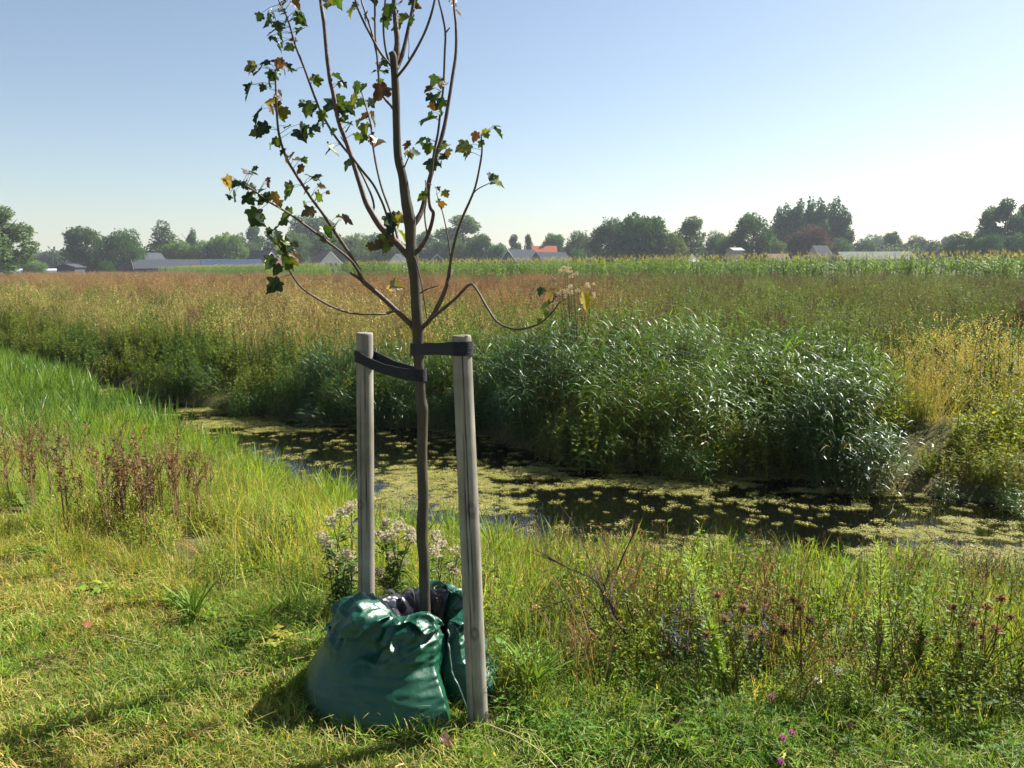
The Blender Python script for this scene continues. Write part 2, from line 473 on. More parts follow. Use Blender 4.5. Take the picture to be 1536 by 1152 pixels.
house('farmhouse_annex', 'low pinkish brick house half hidden behind the drooping maple branch', 'house', 428, 236, 7, 6, 2.6, 4.4, 14, 'brick', 'brown_roof',
      windows=[('front', -1.5, .7, 1.2, 1.2), ('front', 1.5, .7, 1.2, 1.2)])
house('white_house', 'small white gabled house with brown tiled roof and three windows', 'house', 489, 236, 8.5, 6.4, 2.8, 6.0, 122, 'white_wall', 'brown_roof',
      windows=[('left', -1.5, 1.5, .95, 1.3), ('left', 0, 1.5, .95, 1.3), ('left', 1.5, 1.5, .95, 1.3)], extra=lambda e, h, w, a, b: trim(e, h, w, a, b))
house('white_cottage', 'white cottage seen just left of the sapling trunk', 'house', 601, 245, 7, 5, 2.8, 5.2, 70, 'white_wall', 'slate', windows=[('left', 0, 1.2, 1, 1.2)])
house('dark_gable_barn', 'dark barn with white-edged gable just right of the sapling trunk', 'barn', 648, 228, 9, 5.4, 2.4, 4.9, 114, 'dark_wall', 'slate', extra=trim)
house('grey_barn', 'larger dark barn with grey sheet roof in front of the orange roof', 'barn', 782, 225, 9, 9, 2.2, 6.0, 38, 'dark_wall', 'slate', extra=trim)
house('brick_barn', 'brick barn with grey roof right of the larger dark barn', 'barn', 826, 222, 9.5, 8, 2.1, 5.2, 32, 'brick', 'slate')
house('orange_roof_house', 'house with bright orange tiled roof behind the two grey barns', 'house', 816, 243, 7.2, 7, 4.6, 7.4, 4, 'brick', 'red_roof', extra=chimney)
house('brown_roof_shed', 'low shed with reddish brown roof beneath the copper tree', 'shed', 1165, 215, 5.5, 4.5, 2.6, 4.3, 8, 'brick', 'brown_roof')
house('grey_house', 'narrow grey house with pale roof between the white pipe frames', 'house', 1228, 212, 4.2, 4.6, 4.2, 6.4, 14, 'grey_wall', 'grey_roof', windows=[('front', 0, 2.6, 1, 1)])
house('long_glasshouse', 'long low pale glasshouse above the maize on the right', 'greenhouse', 1310, 225, 21, 8, 2.9, 4.9, 4, 'glasshouse', 'glasshouse')
house('concrete_silo_block', 'plain beige block shed above the maize right of the white tent', 'shed', 1102, 215, 3.2, 3, 5.4, 6.0, 20, 'grey_wall', 'grey_wall')
# white tent: a four-sided canopy with a peak
e = bpy.data.objects.new('party_tent', None); COL.objects.link(e); c = PY(1039, 390, 205); e.location = (c.x, 205, FIELD)
tag(e, 'small white peaked tent showing above the maize', 'tent')
b = MB(); b.add([(-1.7, -1.7, 2.4), (1.7, -1.7, 2.4), (1.7, 1.7, 2.4), (-1.7, 1.7, 2.4), (-.9, -.9, 3.2), (.9, -.9, 3.2), (.9, .9, 3.2), (-.9, .9, 3.2), (-.3, 0, 4.6)],
                [(0, 1, 5, 4), (1, 2, 6, 5), (2, 3, 7, 6), (3, 0, 4, 7), (4, 5, 8), (5, 6, 8), (6, 7, 8), (7, 4, 8)], (1, 1, 1))
link('canopy', b.mesh('canopy', M['white_paint']), e)
for sx in (-1, 1):
    for sy in (-1, 1):
        b = MB(); b.tube([(sx * 1.65, sy * 1.65, -.2), (sx * 1.65, sy * 1.65, 2.42)], .05, (1, 1, 1)); link('pole', b.mesh('pole', M['white_paint']), e)
for px, lab in ((1212, 'white bent pipe frame left of the narrow grey house'), (1247, 'white bent pipe frame right of the narrow grey house')):
    c = PY(px, 390, 208); b = MB()
    for dy in (0, 1.5):
        b.tube([(-1.5, dy, 0), (-1.3, dy, 3.2), (-.7, dy, 3.9), (1.0, dy, 3.9), (1.5, dy, 3.5), (1.7, dy, 0)], .11, (1, 1, 1), 5)
    b.tube([(-.7, 0, 3.9), (-.7, 1.5, 3.9)], .08, (1, 1, 1)); b.tube([(1, 0, 3.9), (1, 1.5, 3.9)], .08, (1, 1, 1))
    tag(link('pipe_frame', b.mesh('pipe_frame', M['white_paint']), loc=(c.x, 208, FIELD)), lab, 'frame', 'white pipe frames by the grey house')
c = PY(65, 390, 240); b = MB(); b.tube([(0, 0, -.2), (0, 0, 6.4)], [.09, .05], (1, 1, 1), 6); b.tube([(0, 0, 6.35), (-.5, 0, 6.5)], .06, (1, 1, 1))
tag(link('lamp_mast', b.mesh('lamp_mast', M['slate']), loc=(c.x, 240, FIELD)), 'thin lamp mast beside the pale round bush', 'mast')
for px, wd, lab in ((27, 4.2, 'small white polytunnel at the foot of the leftmost tree'), (79, 5, 'small white polytunnel right of the pale round bush')):
    c = PY(px, 400, 236)
    a = np.linspace(0, PI, 13); xs = np.linspace(-wd / 2, wd / 2, 6)
    P_ = np.array([[[x, -1.5 * math.cos(t), 1.35 * math.sin(t)] for t in a] for x in xs])
    o = link('polytunnel', gridmesh('polytunnel', P_, M['white_paint']), loc=(c.x, 236, FIELD + .15)); tag(o, lab, 'polytunnel', 'white polytunnels')

# ------------------------------------------------------------------ far trees
M['bark'] = plain('tree_bark', (.10, .08, .06), .9, (.06, .05, .04), 6, .1, .5)
def crown_mesh(name, lobes, nl, size, seed, grad=.35, hang=0.0):
    random.seed(seed); b = MB()
    vol = [l[3] * l[4] * l[5] for l in lobes]; tot = sum(vol)
    for lb, v in zip(lobes, vol):
        for i in range(int(1.5 * nl * v / tot)):
            while True:
                d = Vector((rnd(-1, 1), rnd(-1, 1), rnd(-1, 1)))
                if .05 < d.length < 1: break
            d.normalize(); r = rnd(.35, 1) ** .45
            k = 1 + .33 * mnoise.noise(d * 2.3 + Vector((lb[0] * 9, lb[1] * 9, lb[2] * 9 + seed)))
            if mnoise.noise(d * 4.5 + Vector((seed, lb[2] * 20, lb[0] * 5))) < -.28: continue
            p = Vector((lb[0] + d.x * lb[3] * r * k, lb[1] + d.y * lb[4] * r * k, lb[2] + d.z * lb[5] * r * k))
            dd = Vector((rnd(-1, 1), rnd(-1, 1), rnd(-1, .6) - hang)); nn = Vector((rnd(-1, 1), rnd(-1, 1), rnd(-.3, 1)))
            s = 1.2 * size * rnd(.6, 1.4); b.leaf(p, dd, nn, s * (1 + hang), s * .7, jit((1, 1, 1), .3))
    return b.mesh(name, M['crown'])
def trunk_mesh(name, top, r, limbs, seed):
    random.seed(seed); b = MB()
    pts = [(0, 0, -.02), (rnd(-.01, .01), 0, top * .35), (rnd(-.02, .02), rnd(-.02, .02), top * .7), (rnd(-.02, .02), 0, top)]
    b.tube(pts, [r * 1.25, r, r * .7, r * .3], (1, 1, 1), 7)
    for i in range(limbs):
        z = top * rnd(.3, .8); a = rnd(0, 2 * PI); L = rnd(.15, .3)
        b.tube([(0, 0, z), (math.cos(a) * L * .5, math.sin(a) * L * .5, z + L * .5), (math.cos(a) * L, math.sin(a) * L, z + L * 1.1)], [r * .5, r * .35, r * .15], (1, 1, 1), 5)
    return b.mesh(name, M['bark'])
def lobes_round(seed, n=9, w=.42, z0=.2, z1=.95):
    random.seed(seed); o = [(0, 0, (z0 + z1) / 2, w * .75, w * .75, (z1 - z0) * .46)]
    for i in range(n):
        a = i * 2.4 + rnd(-.3, .3); h = rnd(.1, .9)
        rr = w * .62 * math.sin(PI * (h * .8 + .12)); s = rnd(.13, .2)
        o.append((math.cos(a) * rr, math.sin(a) * rr, z0 + (z1 - z0) * h, s, s, s * .85))
    return o
def lobes_cone(seed, w=.3):
    random.seed(seed); return [(rnd(-.04, .04), rnd(-.04, .04), .14 + .8 * i / 8, w * (1 - i / 9.5) + .05, w * (1 - i / 9.5) + .05, .11) for i in range(9)]
def lobes_column(seed, w=.14):
    random.seed(seed); return [(rnd(-.05, .05), rnd(-.05, .05), .2 + .72 * i / 8, w * rnd(.8, 1.15) * (1 - .5 * (i / 8) ** 3), w * rnd(.8, 1.15) * (1 - .5 * (i / 8) ** 3), .11) for i in range(9)]
def lobes_loose(seed):
    random.seed(seed); o = []
    for i in range(16):
        a = rnd(0, 2 * PI); h = i / 15; rr = .26 * math.sin(PI * (h * .75 + .2)) * rnd(.4, 1.1)
        s = rnd(.09, .15); o.append((math.cos(a) * rr, math.sin(a) * rr, .16 + .78 * h, s, s, s * .9))
    return o
KIND = {}
def proto(k, lobes, nl, size, top, r, limbs, seed, hang=0.0):
    KIND[k] = (crown_mesh('crown_' + k, lobes, nl, size, seed, hang=hang), trunk_mesh('trunk_' + k, top, r, limbs, seed))
proto('round', lobes_round(1), 6500, .030, .75, .022, 7, 1)
proto('roundb', lobes_round(2, 10, .46, .12), 6500, .030, .75, .022, 7, 2)
proto('full', lobes_round(3, 13, .5, .02), 8000, .028, .7, .022, 6, 3)
proto('willow', lobes_round(4, 14, .52, .02, .97), 8000, .028, .7, .024, 6, 4, hang=.9)
proto('cone', lobes_cone(5), 5500, .03, .9, .018, 4, 5)
proto('column', lobes_column(6), 4500, .028, .9, .016, 5, 6)
proto('columnb', lobes_column(7, .17), 5000, .028, .9, .016, 5, 7)
proto('loose', lobes_loose(8), 5500, .027, .9, .018, 9, 8)
proto('looseb', lobes_loose(9), 5500, .027, .9, .018, 9, 9)
proto('bush', lobes_round(10, 10, .6, -.1, .95), 4500, .045, .4, .02, 4, 10)

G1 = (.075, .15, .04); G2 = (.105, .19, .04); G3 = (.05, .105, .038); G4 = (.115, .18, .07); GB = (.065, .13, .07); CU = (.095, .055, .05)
WHAT = {'round': 'round-crowned', 'roundb': 'broad round', 'full': 'full low-skirted', 'willow': 'drooping willow-like', 'cone': 'dark conical', 'column': 'slim columnar', 'columnb': 'columnar', 'loose': 'loose airy', 'looseb': 'open ragged', 'bush': 'low bushy'}
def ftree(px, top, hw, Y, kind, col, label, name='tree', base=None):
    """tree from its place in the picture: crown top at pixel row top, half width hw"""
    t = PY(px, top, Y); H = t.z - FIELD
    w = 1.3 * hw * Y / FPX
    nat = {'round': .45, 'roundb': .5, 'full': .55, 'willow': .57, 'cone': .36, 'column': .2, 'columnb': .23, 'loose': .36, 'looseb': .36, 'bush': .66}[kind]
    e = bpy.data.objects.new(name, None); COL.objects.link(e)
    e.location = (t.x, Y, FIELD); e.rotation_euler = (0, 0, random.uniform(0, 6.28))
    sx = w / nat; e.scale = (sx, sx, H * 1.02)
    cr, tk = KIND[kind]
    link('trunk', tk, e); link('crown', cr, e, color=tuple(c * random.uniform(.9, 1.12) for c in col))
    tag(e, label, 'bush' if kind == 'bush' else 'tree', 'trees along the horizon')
random.seed(5)
T = [
 (3, 316, 34, 125, 'loose', G4, 'tall loose grey-green tree cut by the left picture edge'),
 (125, 338, 29, 200, 'round', G3, 'round tree with visible trunk behind the small dark shed'),
 (183, 343, 31, 206, 'full', G3, 'dense dark round tree right of the shed tree'),
 (52, 389, 18, 225, 'bush', G2, 'pale green round bush near the left polytunnels'),
 (50, 386, 8, 420, 'round', GB, 'faint far tree rising behind the pale round bush'),
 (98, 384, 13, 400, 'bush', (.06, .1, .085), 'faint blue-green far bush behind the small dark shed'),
 (136, 393, 14, 203, 'bush', (.13, .12, .09), 'greyish hedge bush right of the small dark shed'),
 (160, 390, 13, 200, 'bush', G2, 'bright green bush below the dense dark round tree'),
 (242, 335, 27, 235, 'cone', G3, 'broad dark conifer-like tree above the steep brick gable'),
 (288, 345, 9, 260, 'column', G3, 'slim dark poplar standing alone above the long barn'),
 (268, 358, 24, 232, 'willow', G2, 'pale willow right of the dark conifer-like tree'),
 (303, 360, 22, 230, 'full', G2, 'lower green tree beneath the slim dark poplar'),
 (338, 346, 30, 232, 'willow', G2, 'large pale willow above the solar panels'),
 (362, 352, 14, 262, 'cone', G3, 'small dark conifer right of the large pale willow'),
 (382, 342, 17, 262, 'loose', G3, 'dark ragged tree above the white farmhouse'),
 (372, 362, 20, 245, 'full', G1, 'green tree directly left of the white farmhouse roof'),
 (408, 352, 20, 255, 'cone', G3, 'dark tree behind the drooping left maple branch'),
 (440, 346, 28, 258, 'full', G1, 'green tree behind the pinkish brick annex'),
 (466, 322, 36, 300, 'round', GB, 'tall bluish tree in the gap between maple branches'),
 (496, 345, 30, 252, 'willow', G1, 'spreading green tree over the small white gabled house'),
 (532, 350, 26, 250, 'full', G2, 'green tree right of the small white gabled house'),
 (566, 347, 26, 256, 'roundb', GB, 'bluish round tree left of the sapling trunk'),
 (590, 356, 20, 248, 'full', G1, 'green tree touching the sapling trunk on its left'),
 (640, 346, 20, 258, 'roundb', GB, 'bluish tree touching the sapling trunk on its right'),
 (662, 358, 16, 245, 'full', G3, 'dark tree behind the white-edged barn gable'),
 (692, 328, 36, 280, 'loose', G4, 'tall airy grey-green tree right of the sapling'),
 (686, 358, 20, 245, 'full', G1, 'green tree at the foot of the tall airy tree'),
 (722, 350, 19, 243, 'full', G3, 'dark green tree left of the grey barns'),
 (748, 362, 16, 236, 'willow', G4, 'pale olive small tree beside the larger grey barn'),
 (772, 355, 11, 265, 'loose', GB, 'thin far tree above the larger grey barn'),
 (792, 356, 9, 262, 'looseb', G3, 'small spiky tree left of the orange roof'),
 (829, 349, 17, 264, 'round', G1, 'round tree rising behind the orange roof'),
 (872, 346, 26, 255, 'full', (.075, .12, .055), 'light green tree right of the orange roof'),
 (868, 372, 16, 232, 'bush', G1, 'bush at the right end of the brick barn'),
 (914, 326, 28, 222, 'full', G3, 'dark left part of the big willow group'),
 (958, 315, 42, 215, 'willow', G3, 'biggest dark willow in the middle of the horizon'),
 (1002, 342, 24, 212, 'willow', (.11, .15, .045), 'yellow-green willow hanging at the right of the biggest one'),
 (1038, 332, 28, 240, 'looseb', G1, 'loose green tree above the white peaked tent'),
 (1076, 346, 20, 242, 'full', GB, 'bluish tree left of the beige block shed'),
 (1131, 318, 30, 225, 'roundb', G3, 'tall dark tree left of the poplar row'),
 (1100, 346, 22, 230, 'full', G1, 'mid green tree behind the beige block shed'),
 (1158, 352, 20, 228, 'full', G4, 'pale tree beneath the left end of the poplar row'),
 (1168, 314, 13, 262, 'columnb', GB, 'first poplar from the left in the poplar row'),
 (1184, 309, 12, 262, 'column', GB, 'second poplar from the left in the poplar row'),
 (1200, 303, 13, 260, 'columnb', GB, 'third poplar from the left in the poplar row'),
 (1217, 300, 12, 262, 'column', GB, 'fourth poplar from the left in the poplar row'),
 (1234, 302, 14, 258, 'columnb', GB, 'fifth poplar from the left in the poplar row'),
 (1252, 300, 13, 262, 'column', GB, 'sixth poplar from the left in the poplar row'),
 (1268, 312, 14, 260, 'columnb', GB, 'rightmost poplar of the poplar row'),
 (1214, 336, 32, 232, 'full', CU, 'dark copper-leaved tree in front of the poplar row'),
 (1262, 355, 22, 240, 'bush', GB, 'bluish bush right of the copper-leaved tree'),
 (1298, 357, 22, 300, 'bush', GB, 'bluish bush left above the long glasshouse'),
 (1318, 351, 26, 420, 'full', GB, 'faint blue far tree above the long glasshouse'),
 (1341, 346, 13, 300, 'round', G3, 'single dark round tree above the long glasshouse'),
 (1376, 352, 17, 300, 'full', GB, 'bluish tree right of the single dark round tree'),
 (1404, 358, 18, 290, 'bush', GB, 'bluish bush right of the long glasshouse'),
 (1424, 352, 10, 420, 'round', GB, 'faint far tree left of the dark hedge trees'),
 (1446, 347, 26, 205, 'full', G3, 'dark rounded tree at the left of the right-hand group'),
 (1484, 318, 22, 215, 'looseb', G4, 'airy ragged tree left of the two tall right-hand trees'),
 (1512, 304, 22, 212, 'loose', GB, 'tallest airy tree near the right picture edge'),
 (1540, 312, 22, 214, 'looseb', G1, 'airy tree cut by the right picture edge'),
 (1484, 350, 24, 200, 'full', G3, 'dark bushy tree below the airy ragged right-hand tree'),
 (1524, 350, 24, 200, 'full', G3, 'dark bushy tree in the right picture corner of the horizon'),
 (-60, 350, 40, 205, 'full', G1, 'green tree beyond the left picture edge'),
 (1600, 340, 40, 205, 'full', G1, 'green tree beyond the right picture edge'),
]
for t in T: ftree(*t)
# far wood that closes the horizon
N = 1700
X = np.random.uniform(-420, 420, N); Y = np.random.uniform(430, 520, N)
X[900:] = np.random.uniform(-230, 230, 800); Y[900:] = np.random.uniform(285, 330, 800)
hgt = np.where(np.arange(N) < 900, 6 + 6 * fbm(X / 40, X * 0, 21), 2.2 + 8.5 * fbm(X / 14, X * 0, 22)) + np.random.rand(N) * 1.5
tt = mixc((.05, .08, .05), (.07, .10, .06), np.random.rand(N))
def fol_inst_crown():
    b = MB(); random.seed(77)
    for i in range(700):
        d = Vector((rnd(-1, 1), rnd(-1, 1), rnd(0, 1)))
        d = d.normalized() * rnd(.6, 1)
        b.leaf((d.x * .6, d.y * .6, d.z), (rnd(-1, 1), rnd(-1, 1), rnd(-1, 1)), (rnd(-1, 1), rnd(-1, 1), 1), .16, .12, jit((1, 1, 1), .3))
    return b.mesh('far_crown', M['inst'])
scatter('far_wood', 'low bluish belt of far woodland along the horizon', 'wood', np.stack([X, Y, np.full(N, FIELD - .5)], 1), spin(N, 0), np.stack([hgt * .8, hgt * .8, hgt], 1), tt, [fol_inst_crown()])

# ------------------------------------------------------------------ plants of the banks and fields
GRN = (.085, .15, .022); YGR = (.17, .21, .03); STR = (.40, .31, .13); DGR = (.04, .085, .022); RST = (.20, .115, .06)
def V_(az, el): return Vector((math.cos(az) * math.cos(el), math.sin(az) * math.cos(el), math.sin(el)))
def disc(r):
    a = rnd(0, 2 * PI); q = r * math.sqrt(random.random()); return math.cos(a) * q, math.sin(a) * q
def variants(fn, n, seed, mat, **k):
    out = []
    for i in range(n):
        random.seed(seed * 100 + i); b = MB(); fn(b, **k); out.append(b.mesh(fn.__name__, M[mat]))
    return out
def lawn_tuft(b):
    for i in range(640):
        x, y = disc(.2); dry = random.random() < .24
        c = jit((.40, .34, .14) if dry else (.155, .235, .04), .3)
        b.ribbon((x, y, -.01), V_(rnd(0, 6.28), rnd(.25, 1.4)), rnd(.025, .06), rnd(.0025, .005), rnd(.2, 1.3), c, 3, rnd(-.6, .6))
    for i in range(30):
        x, y = disc(.21); b.ribbon((x, y, rnd(.008, .03)), V_(rnd(0, 6.28), rnd(-.1, .3)), rnd(.04, .09), .0016, .2, jit((.40, .33, .17), .2), 3)
def meadow_tuft(b):
    for i in range(120):
        x, y = disc(.2); dry = random.random() < .16
        c = jit(STR if dry else (.145, .265, .03), .35)
        b.ribbon((x, y, -.02), V_(rnd(0, 6.28), rnd(.75, 1.5)), rnd(.18, .46), rnd(.005, .010), rnd(.3, 1.5), c, 5, rnd(-.8, .8), tip=jit(lerp3(c, STR, .35), .1))
def broad_tuft(b):
    for i in range(45):
        x, y = disc(.14)
        c = jit((.12, .23, .03), .3)
        b.ribbon((x, y, -.02), V_(rnd(0, 6.28), rnd(.8, 1.5)), rnd(.25, .55), rnd(.009, .016), rnd(.2, 1.3), c, 5, rnd(-.8, .8), tip=jit((.16, .22, .04), .2), prof=1)
def seed_grass(b):
    for i in range(9):
        x, y = disc(.1); az = rnd(0, 6.28); L = rnd(.4, .72); c = jit((.42, .33, .13), .2)
        tip = b.ribbon((x, y, -.02), V_(az, rnd(1.15, 1.5)), L, .003, rnd(.1, .5), c, 5, rnd(-1, 1))
        for k in range(11):
            q = tip - Vector((0, 0, k * .011)); b.leaf(q, V_(rnd(0, 6.28), rnd(.1, 1.1)), (rnd(-1, 1), rnd(-1, 1), 1), rnd(.012, .026), .005, jit(c, .3))
    for i in range(10):
        x, y = disc(.1); b.ribbon((x, y, -.02), V_(rnd(0, 6.28), rnd(.7, 1.4)), rnd(.2, .4), .005, rnd(.4, 1.4), jit((.2, .22, .05), .3), 4, rnd(-.8, .8))
def leafy_herb(b, h=.42, n=24, ll=.035, c0=(.15, .22, .04), top=None):
    for i in range(n):
        x, y = disc(.2); H = h * rnd(.55, 1.1); az = rnd(0, 6.28); lean = rnd(0, .28)
        pts = [Vector((x + math.cos(az) * lean * H * t * t, y + math.sin(az) * lean * H * t * t, H * t - .02)) for t in (0, .35, .7, 1)]
        c = jit(c0, .25); b.tube(pts, [.0028, .0024, .0018, .001], jit(lerp3(c, (.2, .16, .07), .5), .2), 3, False)
        m = int(H / .018)
        for k in range(m):
            t = rnd(.15, 1); j = min(2, int(t * 3)); q = pts[j].lerp(pts[j + 1], t * 3 - j)
            L = ll * rnd(.6, 1.35) * (1.15 - .5 * t)
            b.leaf(q, V_(rnd(0, 6.28), rnd(-.2, .9)), (rnd(-.5, .5), rnd(-.5, .5), 1), L, L * rnd(.35, .6), jit(c, .3))
        if top:
            for k in range(14): b.leaf(pts[3] + Vector((rnd(-.02, .02), rnd(-.02, .02), rnd(-.05, .015))), V_(rnd(0, 6.28), rnd(0, 1.3)), (rnd(-1, 1), rnd(-1, 1), 1), .014, .01, jit(top, .3))
def clover_mat(b):
    for i in range(60):
        x, y = disc(.12); z = rnd(.02, .09); c = jit((.05, .12, .025), .3)
        for k in range(3): b.leaf((x, y, z), V_(k * 2.09 + x * 40, .25), (0, 0, 1), .02, .015, c)
def dry_stalk(b):
    for i in range(7):
        x, y = disc(.12); H = rnd(.35, .6); az = rnd(0, 6.28); c = jit((.13, .085, .045), .3)
        b.tube([(x, y, 0), (x + math.cos(az) * .05, y + math.sin(az) * .05, H * .6), (x + math.cos(az) * .13, y + math.sin(az) * .13, H)], [.003, .0025, .0015], c, 3, False)
        for k in range(5):
            t = rnd(.4, 1); a2 = rnd(0, 6.28); q = Vector((x + math.cos(az) * .13 * t * t, y + math.sin(az) * .13 * t * t, H * t)); q2 = q + V_(a2, .9) * rnd(.05, .13)
            b.tube([q, q2], .0012, c, 3, False)
            for w in range(6): b.leaf(q2 + Vector((rnd(-.01, .01), rnd(-.01, .01), rnd(-.02, .01))), V_(rnd(0, 6.28), rnd(-1, 1)), (rnd(-1, 1), rnd(-1, 1), 1), .012, .008, jit((.17, .1, .05), .3))
def dock_stand(b, h=1.0, n=7, rad=.3, c0=RST):
    for i in range(n):
        x, y = disc(rad); H = h * rnd(.6, 1.08); az = rnd(0, 6.28); le = rnd(.0, .16) * H
        c = jit(c0, .25); top = Vector((x + math.cos(az) * le, y + math.sin(az) * le, H))
        b.tube([(x, y, 0), Vector((x, y, 0)).lerp(top, .5), top], [.006, .004, .002], jit(lerp3(c, (.2, .17, .08), .4), .2), 3, False)
        for k in range(5):
            t = rnd(.45, .85); q = Vector((x, y, 0)).lerp(top, t); q2 = q + V_(rnd(0, 6.28), 1.1) * rnd(.12, .25) * h
            b.tube([q, q2], .002, c, 3, False)
            for w in range(12): b.leaf(q.lerp(q2, rnd(.2, 1)), V_(rnd(0, 6.28), rnd(-.6, 1)), (rnd(-1, 1), rnd(-1, 1), 1), rnd(.02, .04) * h, .016 * h, jit(c, .3))
        for w in range(22): b.leaf(Vector((x, y, 0)).lerp(top, rnd(.5, 1.0)), V_(rnd(0, 6.28), rnd(-.6, 1)), (rnd(-1, 1), rnd(-1, 1), 1), rnd(.02, .045) * h, .018 * h, jit(c, .3))
def dry_grass_patch(b, h=.9, n=60, rad=.35, c0=(.36, .27, .14)):
    wa = rnd(0, 6.28); wd = Vector((math.cos(wa), math.sin(wa), 0)) * rnd(.1, .7)
    for i in range(n):
        x, y = disc(rad); c = jit(c0, .25)
        tip = b.ribbon((x, y, 0), V_(rnd(0, 6.28), rnd(1.1, 1.5)), h * rnd(.55, 1.1), .007, rnd(.1, .7), lerp3(c, (.16, .18, .05), rnd(0, .6)), 4, rnd(-1, 1), tip=c, wind=wd)
        for k in range(5): b.leaf(tip - Vector((0, 0, k * .03)), V_(rnd(0, 6.28), rnd(.2, 1.2)), (rnd(-1, 1), rnd(-1, 1), 1), rnd(.03, .06), .012, jit(c, .25))
def green_patch(b, h=.7, n=24, rad=.32, c0=(.10, .15, .038)):
    for i in range(n):
        x, y = disc(rad); H = h * rnd(.5, 1.05); az = rnd(0, 6.28); le = rnd(0, .2) * H
        p0 = Vector((x, y, 0)); p1 = Vector((x + math.cos(az) * le, y + math.sin(az) * le, H)); c = jit(c0, .3)
        b.tube([p0, p1], [.005, .002], c, 3, False)
        for k in range(24):
            t = rnd(.1, 1); L = rnd(.04, .10) * (1.2 - .6 * t)
            b.leaf(p0.lerp(p1, t), V_(rnd(0, 6.28), rnd(-.3, .9)), (rnd(-.5, .5), rnd(-.5, .5), 1), L, L * .4, jit(c, .3))
def reed(b, n=15, h=1.25, rad=.32):
    for i in range(n):
        x, y = disc(rad); H = h * rnd(.72, 1.08); az = rnd(0, 6.28); le = rnd(.02, .2) * H
        p0 = Vector((x, y, 0)); c = jit((.07, .125, .038), .3)
        pt = lambda t: Vector((x + math.cos(az) * le * t * t, y + math.sin(az) * le * t * t, H * t))
        b.tube([pt(t) for t in (0, .35, .7, 1)], [.005, .0045, .003, .0015], jit((.17, .17, .07), .3), 3, False)
        m = int(H / .085); a0 = rnd(0, 6.28)
        for k in range(m):
            t = .16 + .84 * k / m; a = a0 + k * PI + rnd(-.8, .8)
            old = t < .42 and random.random() < .55
            b.ribbon(pt(t), V_(a, rnd(.45, 1.15)), rnd(.22, .42) * (1 if t < .85 else .75), rnd(.011, .020), rnd(.8, 2.2), jit((.26, .22, .1), .3) if old else jit(c, .2), 5, rnd(-.5, .5), prof=1,
                     wind=Vector((-.35, -.1, 0)))
def flag_leaf(b):
    for i in range(48):
        x, y = disc(.26); c = jit((.085, .17, .04), .25)
        b.ribbon((x, y, 0), V_(rnd(0, 6.28), rnd(1.1, 1.52)), rnd(.55, 1.05), rnd(.012, .025), rnd(.1, .9), c, 6, rnd(-1.2, 1.2), tip=jit((.13, .19, .04), .2), prof=1, wind=Vector((.25, 0, 0)))
def maize(b):
    H = rnd(2.1, 2.5); c = jit((.075, .13, .028), .15)
    b.tube([(0, 0, 0), (rnd(-.03, .03), 0, H * .5), (rnd(-.05, .05), 0, H)], [.014, .012, .005], jit((.15, .18, .05), .2), 4, False)
    a0 = rnd(0, 6.28)
    for k in range(12):
        b.ribbon((0, 0, .25 + k * .155), V_(a0 + k * PI + rnd(-.5, .5), rnd(.8, 1.15)), rnd(.55, .85), rnd(.06, .085), rnd(1.4, 2.6), jit(c, .2), 6, rnd(-.3, .3), prof=1)
    for k in range(7): b.ribbon((0, 0, H - .02), V_(rnd(0, 6.28), rnd(.8, 1.5)), rnd(.18, .3), .014, .4, jit((.20, .19, .09), .2), 3)
def raft(b):
    for i in range(64):
        a = rnd(0, 6.28); q = rnd(0, 1) ** .75; s_ = rnd(.10, .26)
        b.leaf((math.cos(a) * q, math.sin(a) * q, rnd(0, .25)), V_(rnd(0, 6.28), rnd(-.3, .4)), (rnd(-.5, .5), rnd(-.5, .5), 3), s_, s_ * .85, jit((1, 1, 1), .35))

NRM = np.random.normal
def tints(n, a, b, t, j=.12):
    q = mixc(a, b, np.clip(t, 0, 1)); return q * (1 + NRM(0, j, (n, 1))) 
W1 = (1, 1, 1)
# lawn
X, Y = spread(-7, 6, .7, 7, 62, lambda X, Y: infrustum(X, Y, 1.2) * (Y < Yl(X) + .45) * np.clip(1.25 - Y * .1, .4, 1))
dry = np.clip((fbm(X * 1.1 + 3, Y * 1.6, 31) - .42) * 5 + .5 - .9 * sstep(-.5, .6, X), 0, 1)
hs = .75 + .8 * fbm(X * 2.4, Y * 2.4, 33)
scatter('lawn_grass', 'short mown lawn grass, partly straw-yellow, in the foreground', 'grass', np.stack([X, Y, zt(X, Y)], 1), spin(len(X), .15), hs, tints(len(X), (.85, 1.05, .7), (1.45, 1.22, 1.05), dry), variants(lawn_tuft, 7, 1, 'inst'))
# mid bank meadow grass
def bank(X, Y, a=.0, b=-.1): return infrustum(X, Y) * (Y > Yl(X) + a) * (Y < Yn(X) + b)
X, Y = spread(-13, 6, 1.2, 17, 21, lambda X, Y: bank(X, Y) * np.clip(1.35 - Y * .075, .25, 1))
q = (Y - Yl(X)) / (Yn(X) - Yl(X)); hs = (.36 + .5 * sstep(0, .35, q)) * (.7 + .6 * fbm(X * 1.2, Y * 1.2, 41)) * np.where(X > -1.2, np.interp(q, [0, .35, .7, 1], [1, 1, .72, .5]), np.interp(q, [0, .6, 1], [1, 1, .8]))
dry = np.clip((fbm(X * .9, Y * .9, 43) - .5) * 4 + .3, 0, 1)
scatter('meadow_grass', 'tall yellow-green meadow grass on the near ditch bank', 'grass', np.stack([X, Y, zt(X, Y)], 1), spin(len(X), .18), hs, tints(len(X), (.95, 1.05, .8), (1.45, 1.25, .9), dry * .8), variants(meadow_tuft, 7, 2, 'inst'))
X, Y = spread(-10, 6, 1.2, 13, 14, lambda X, Y: bank(X, Y, .15) * np.clip(1.35 - Y * .075, .3, 1) * (fbm(X * .8, Y * .8, 51) > .42))
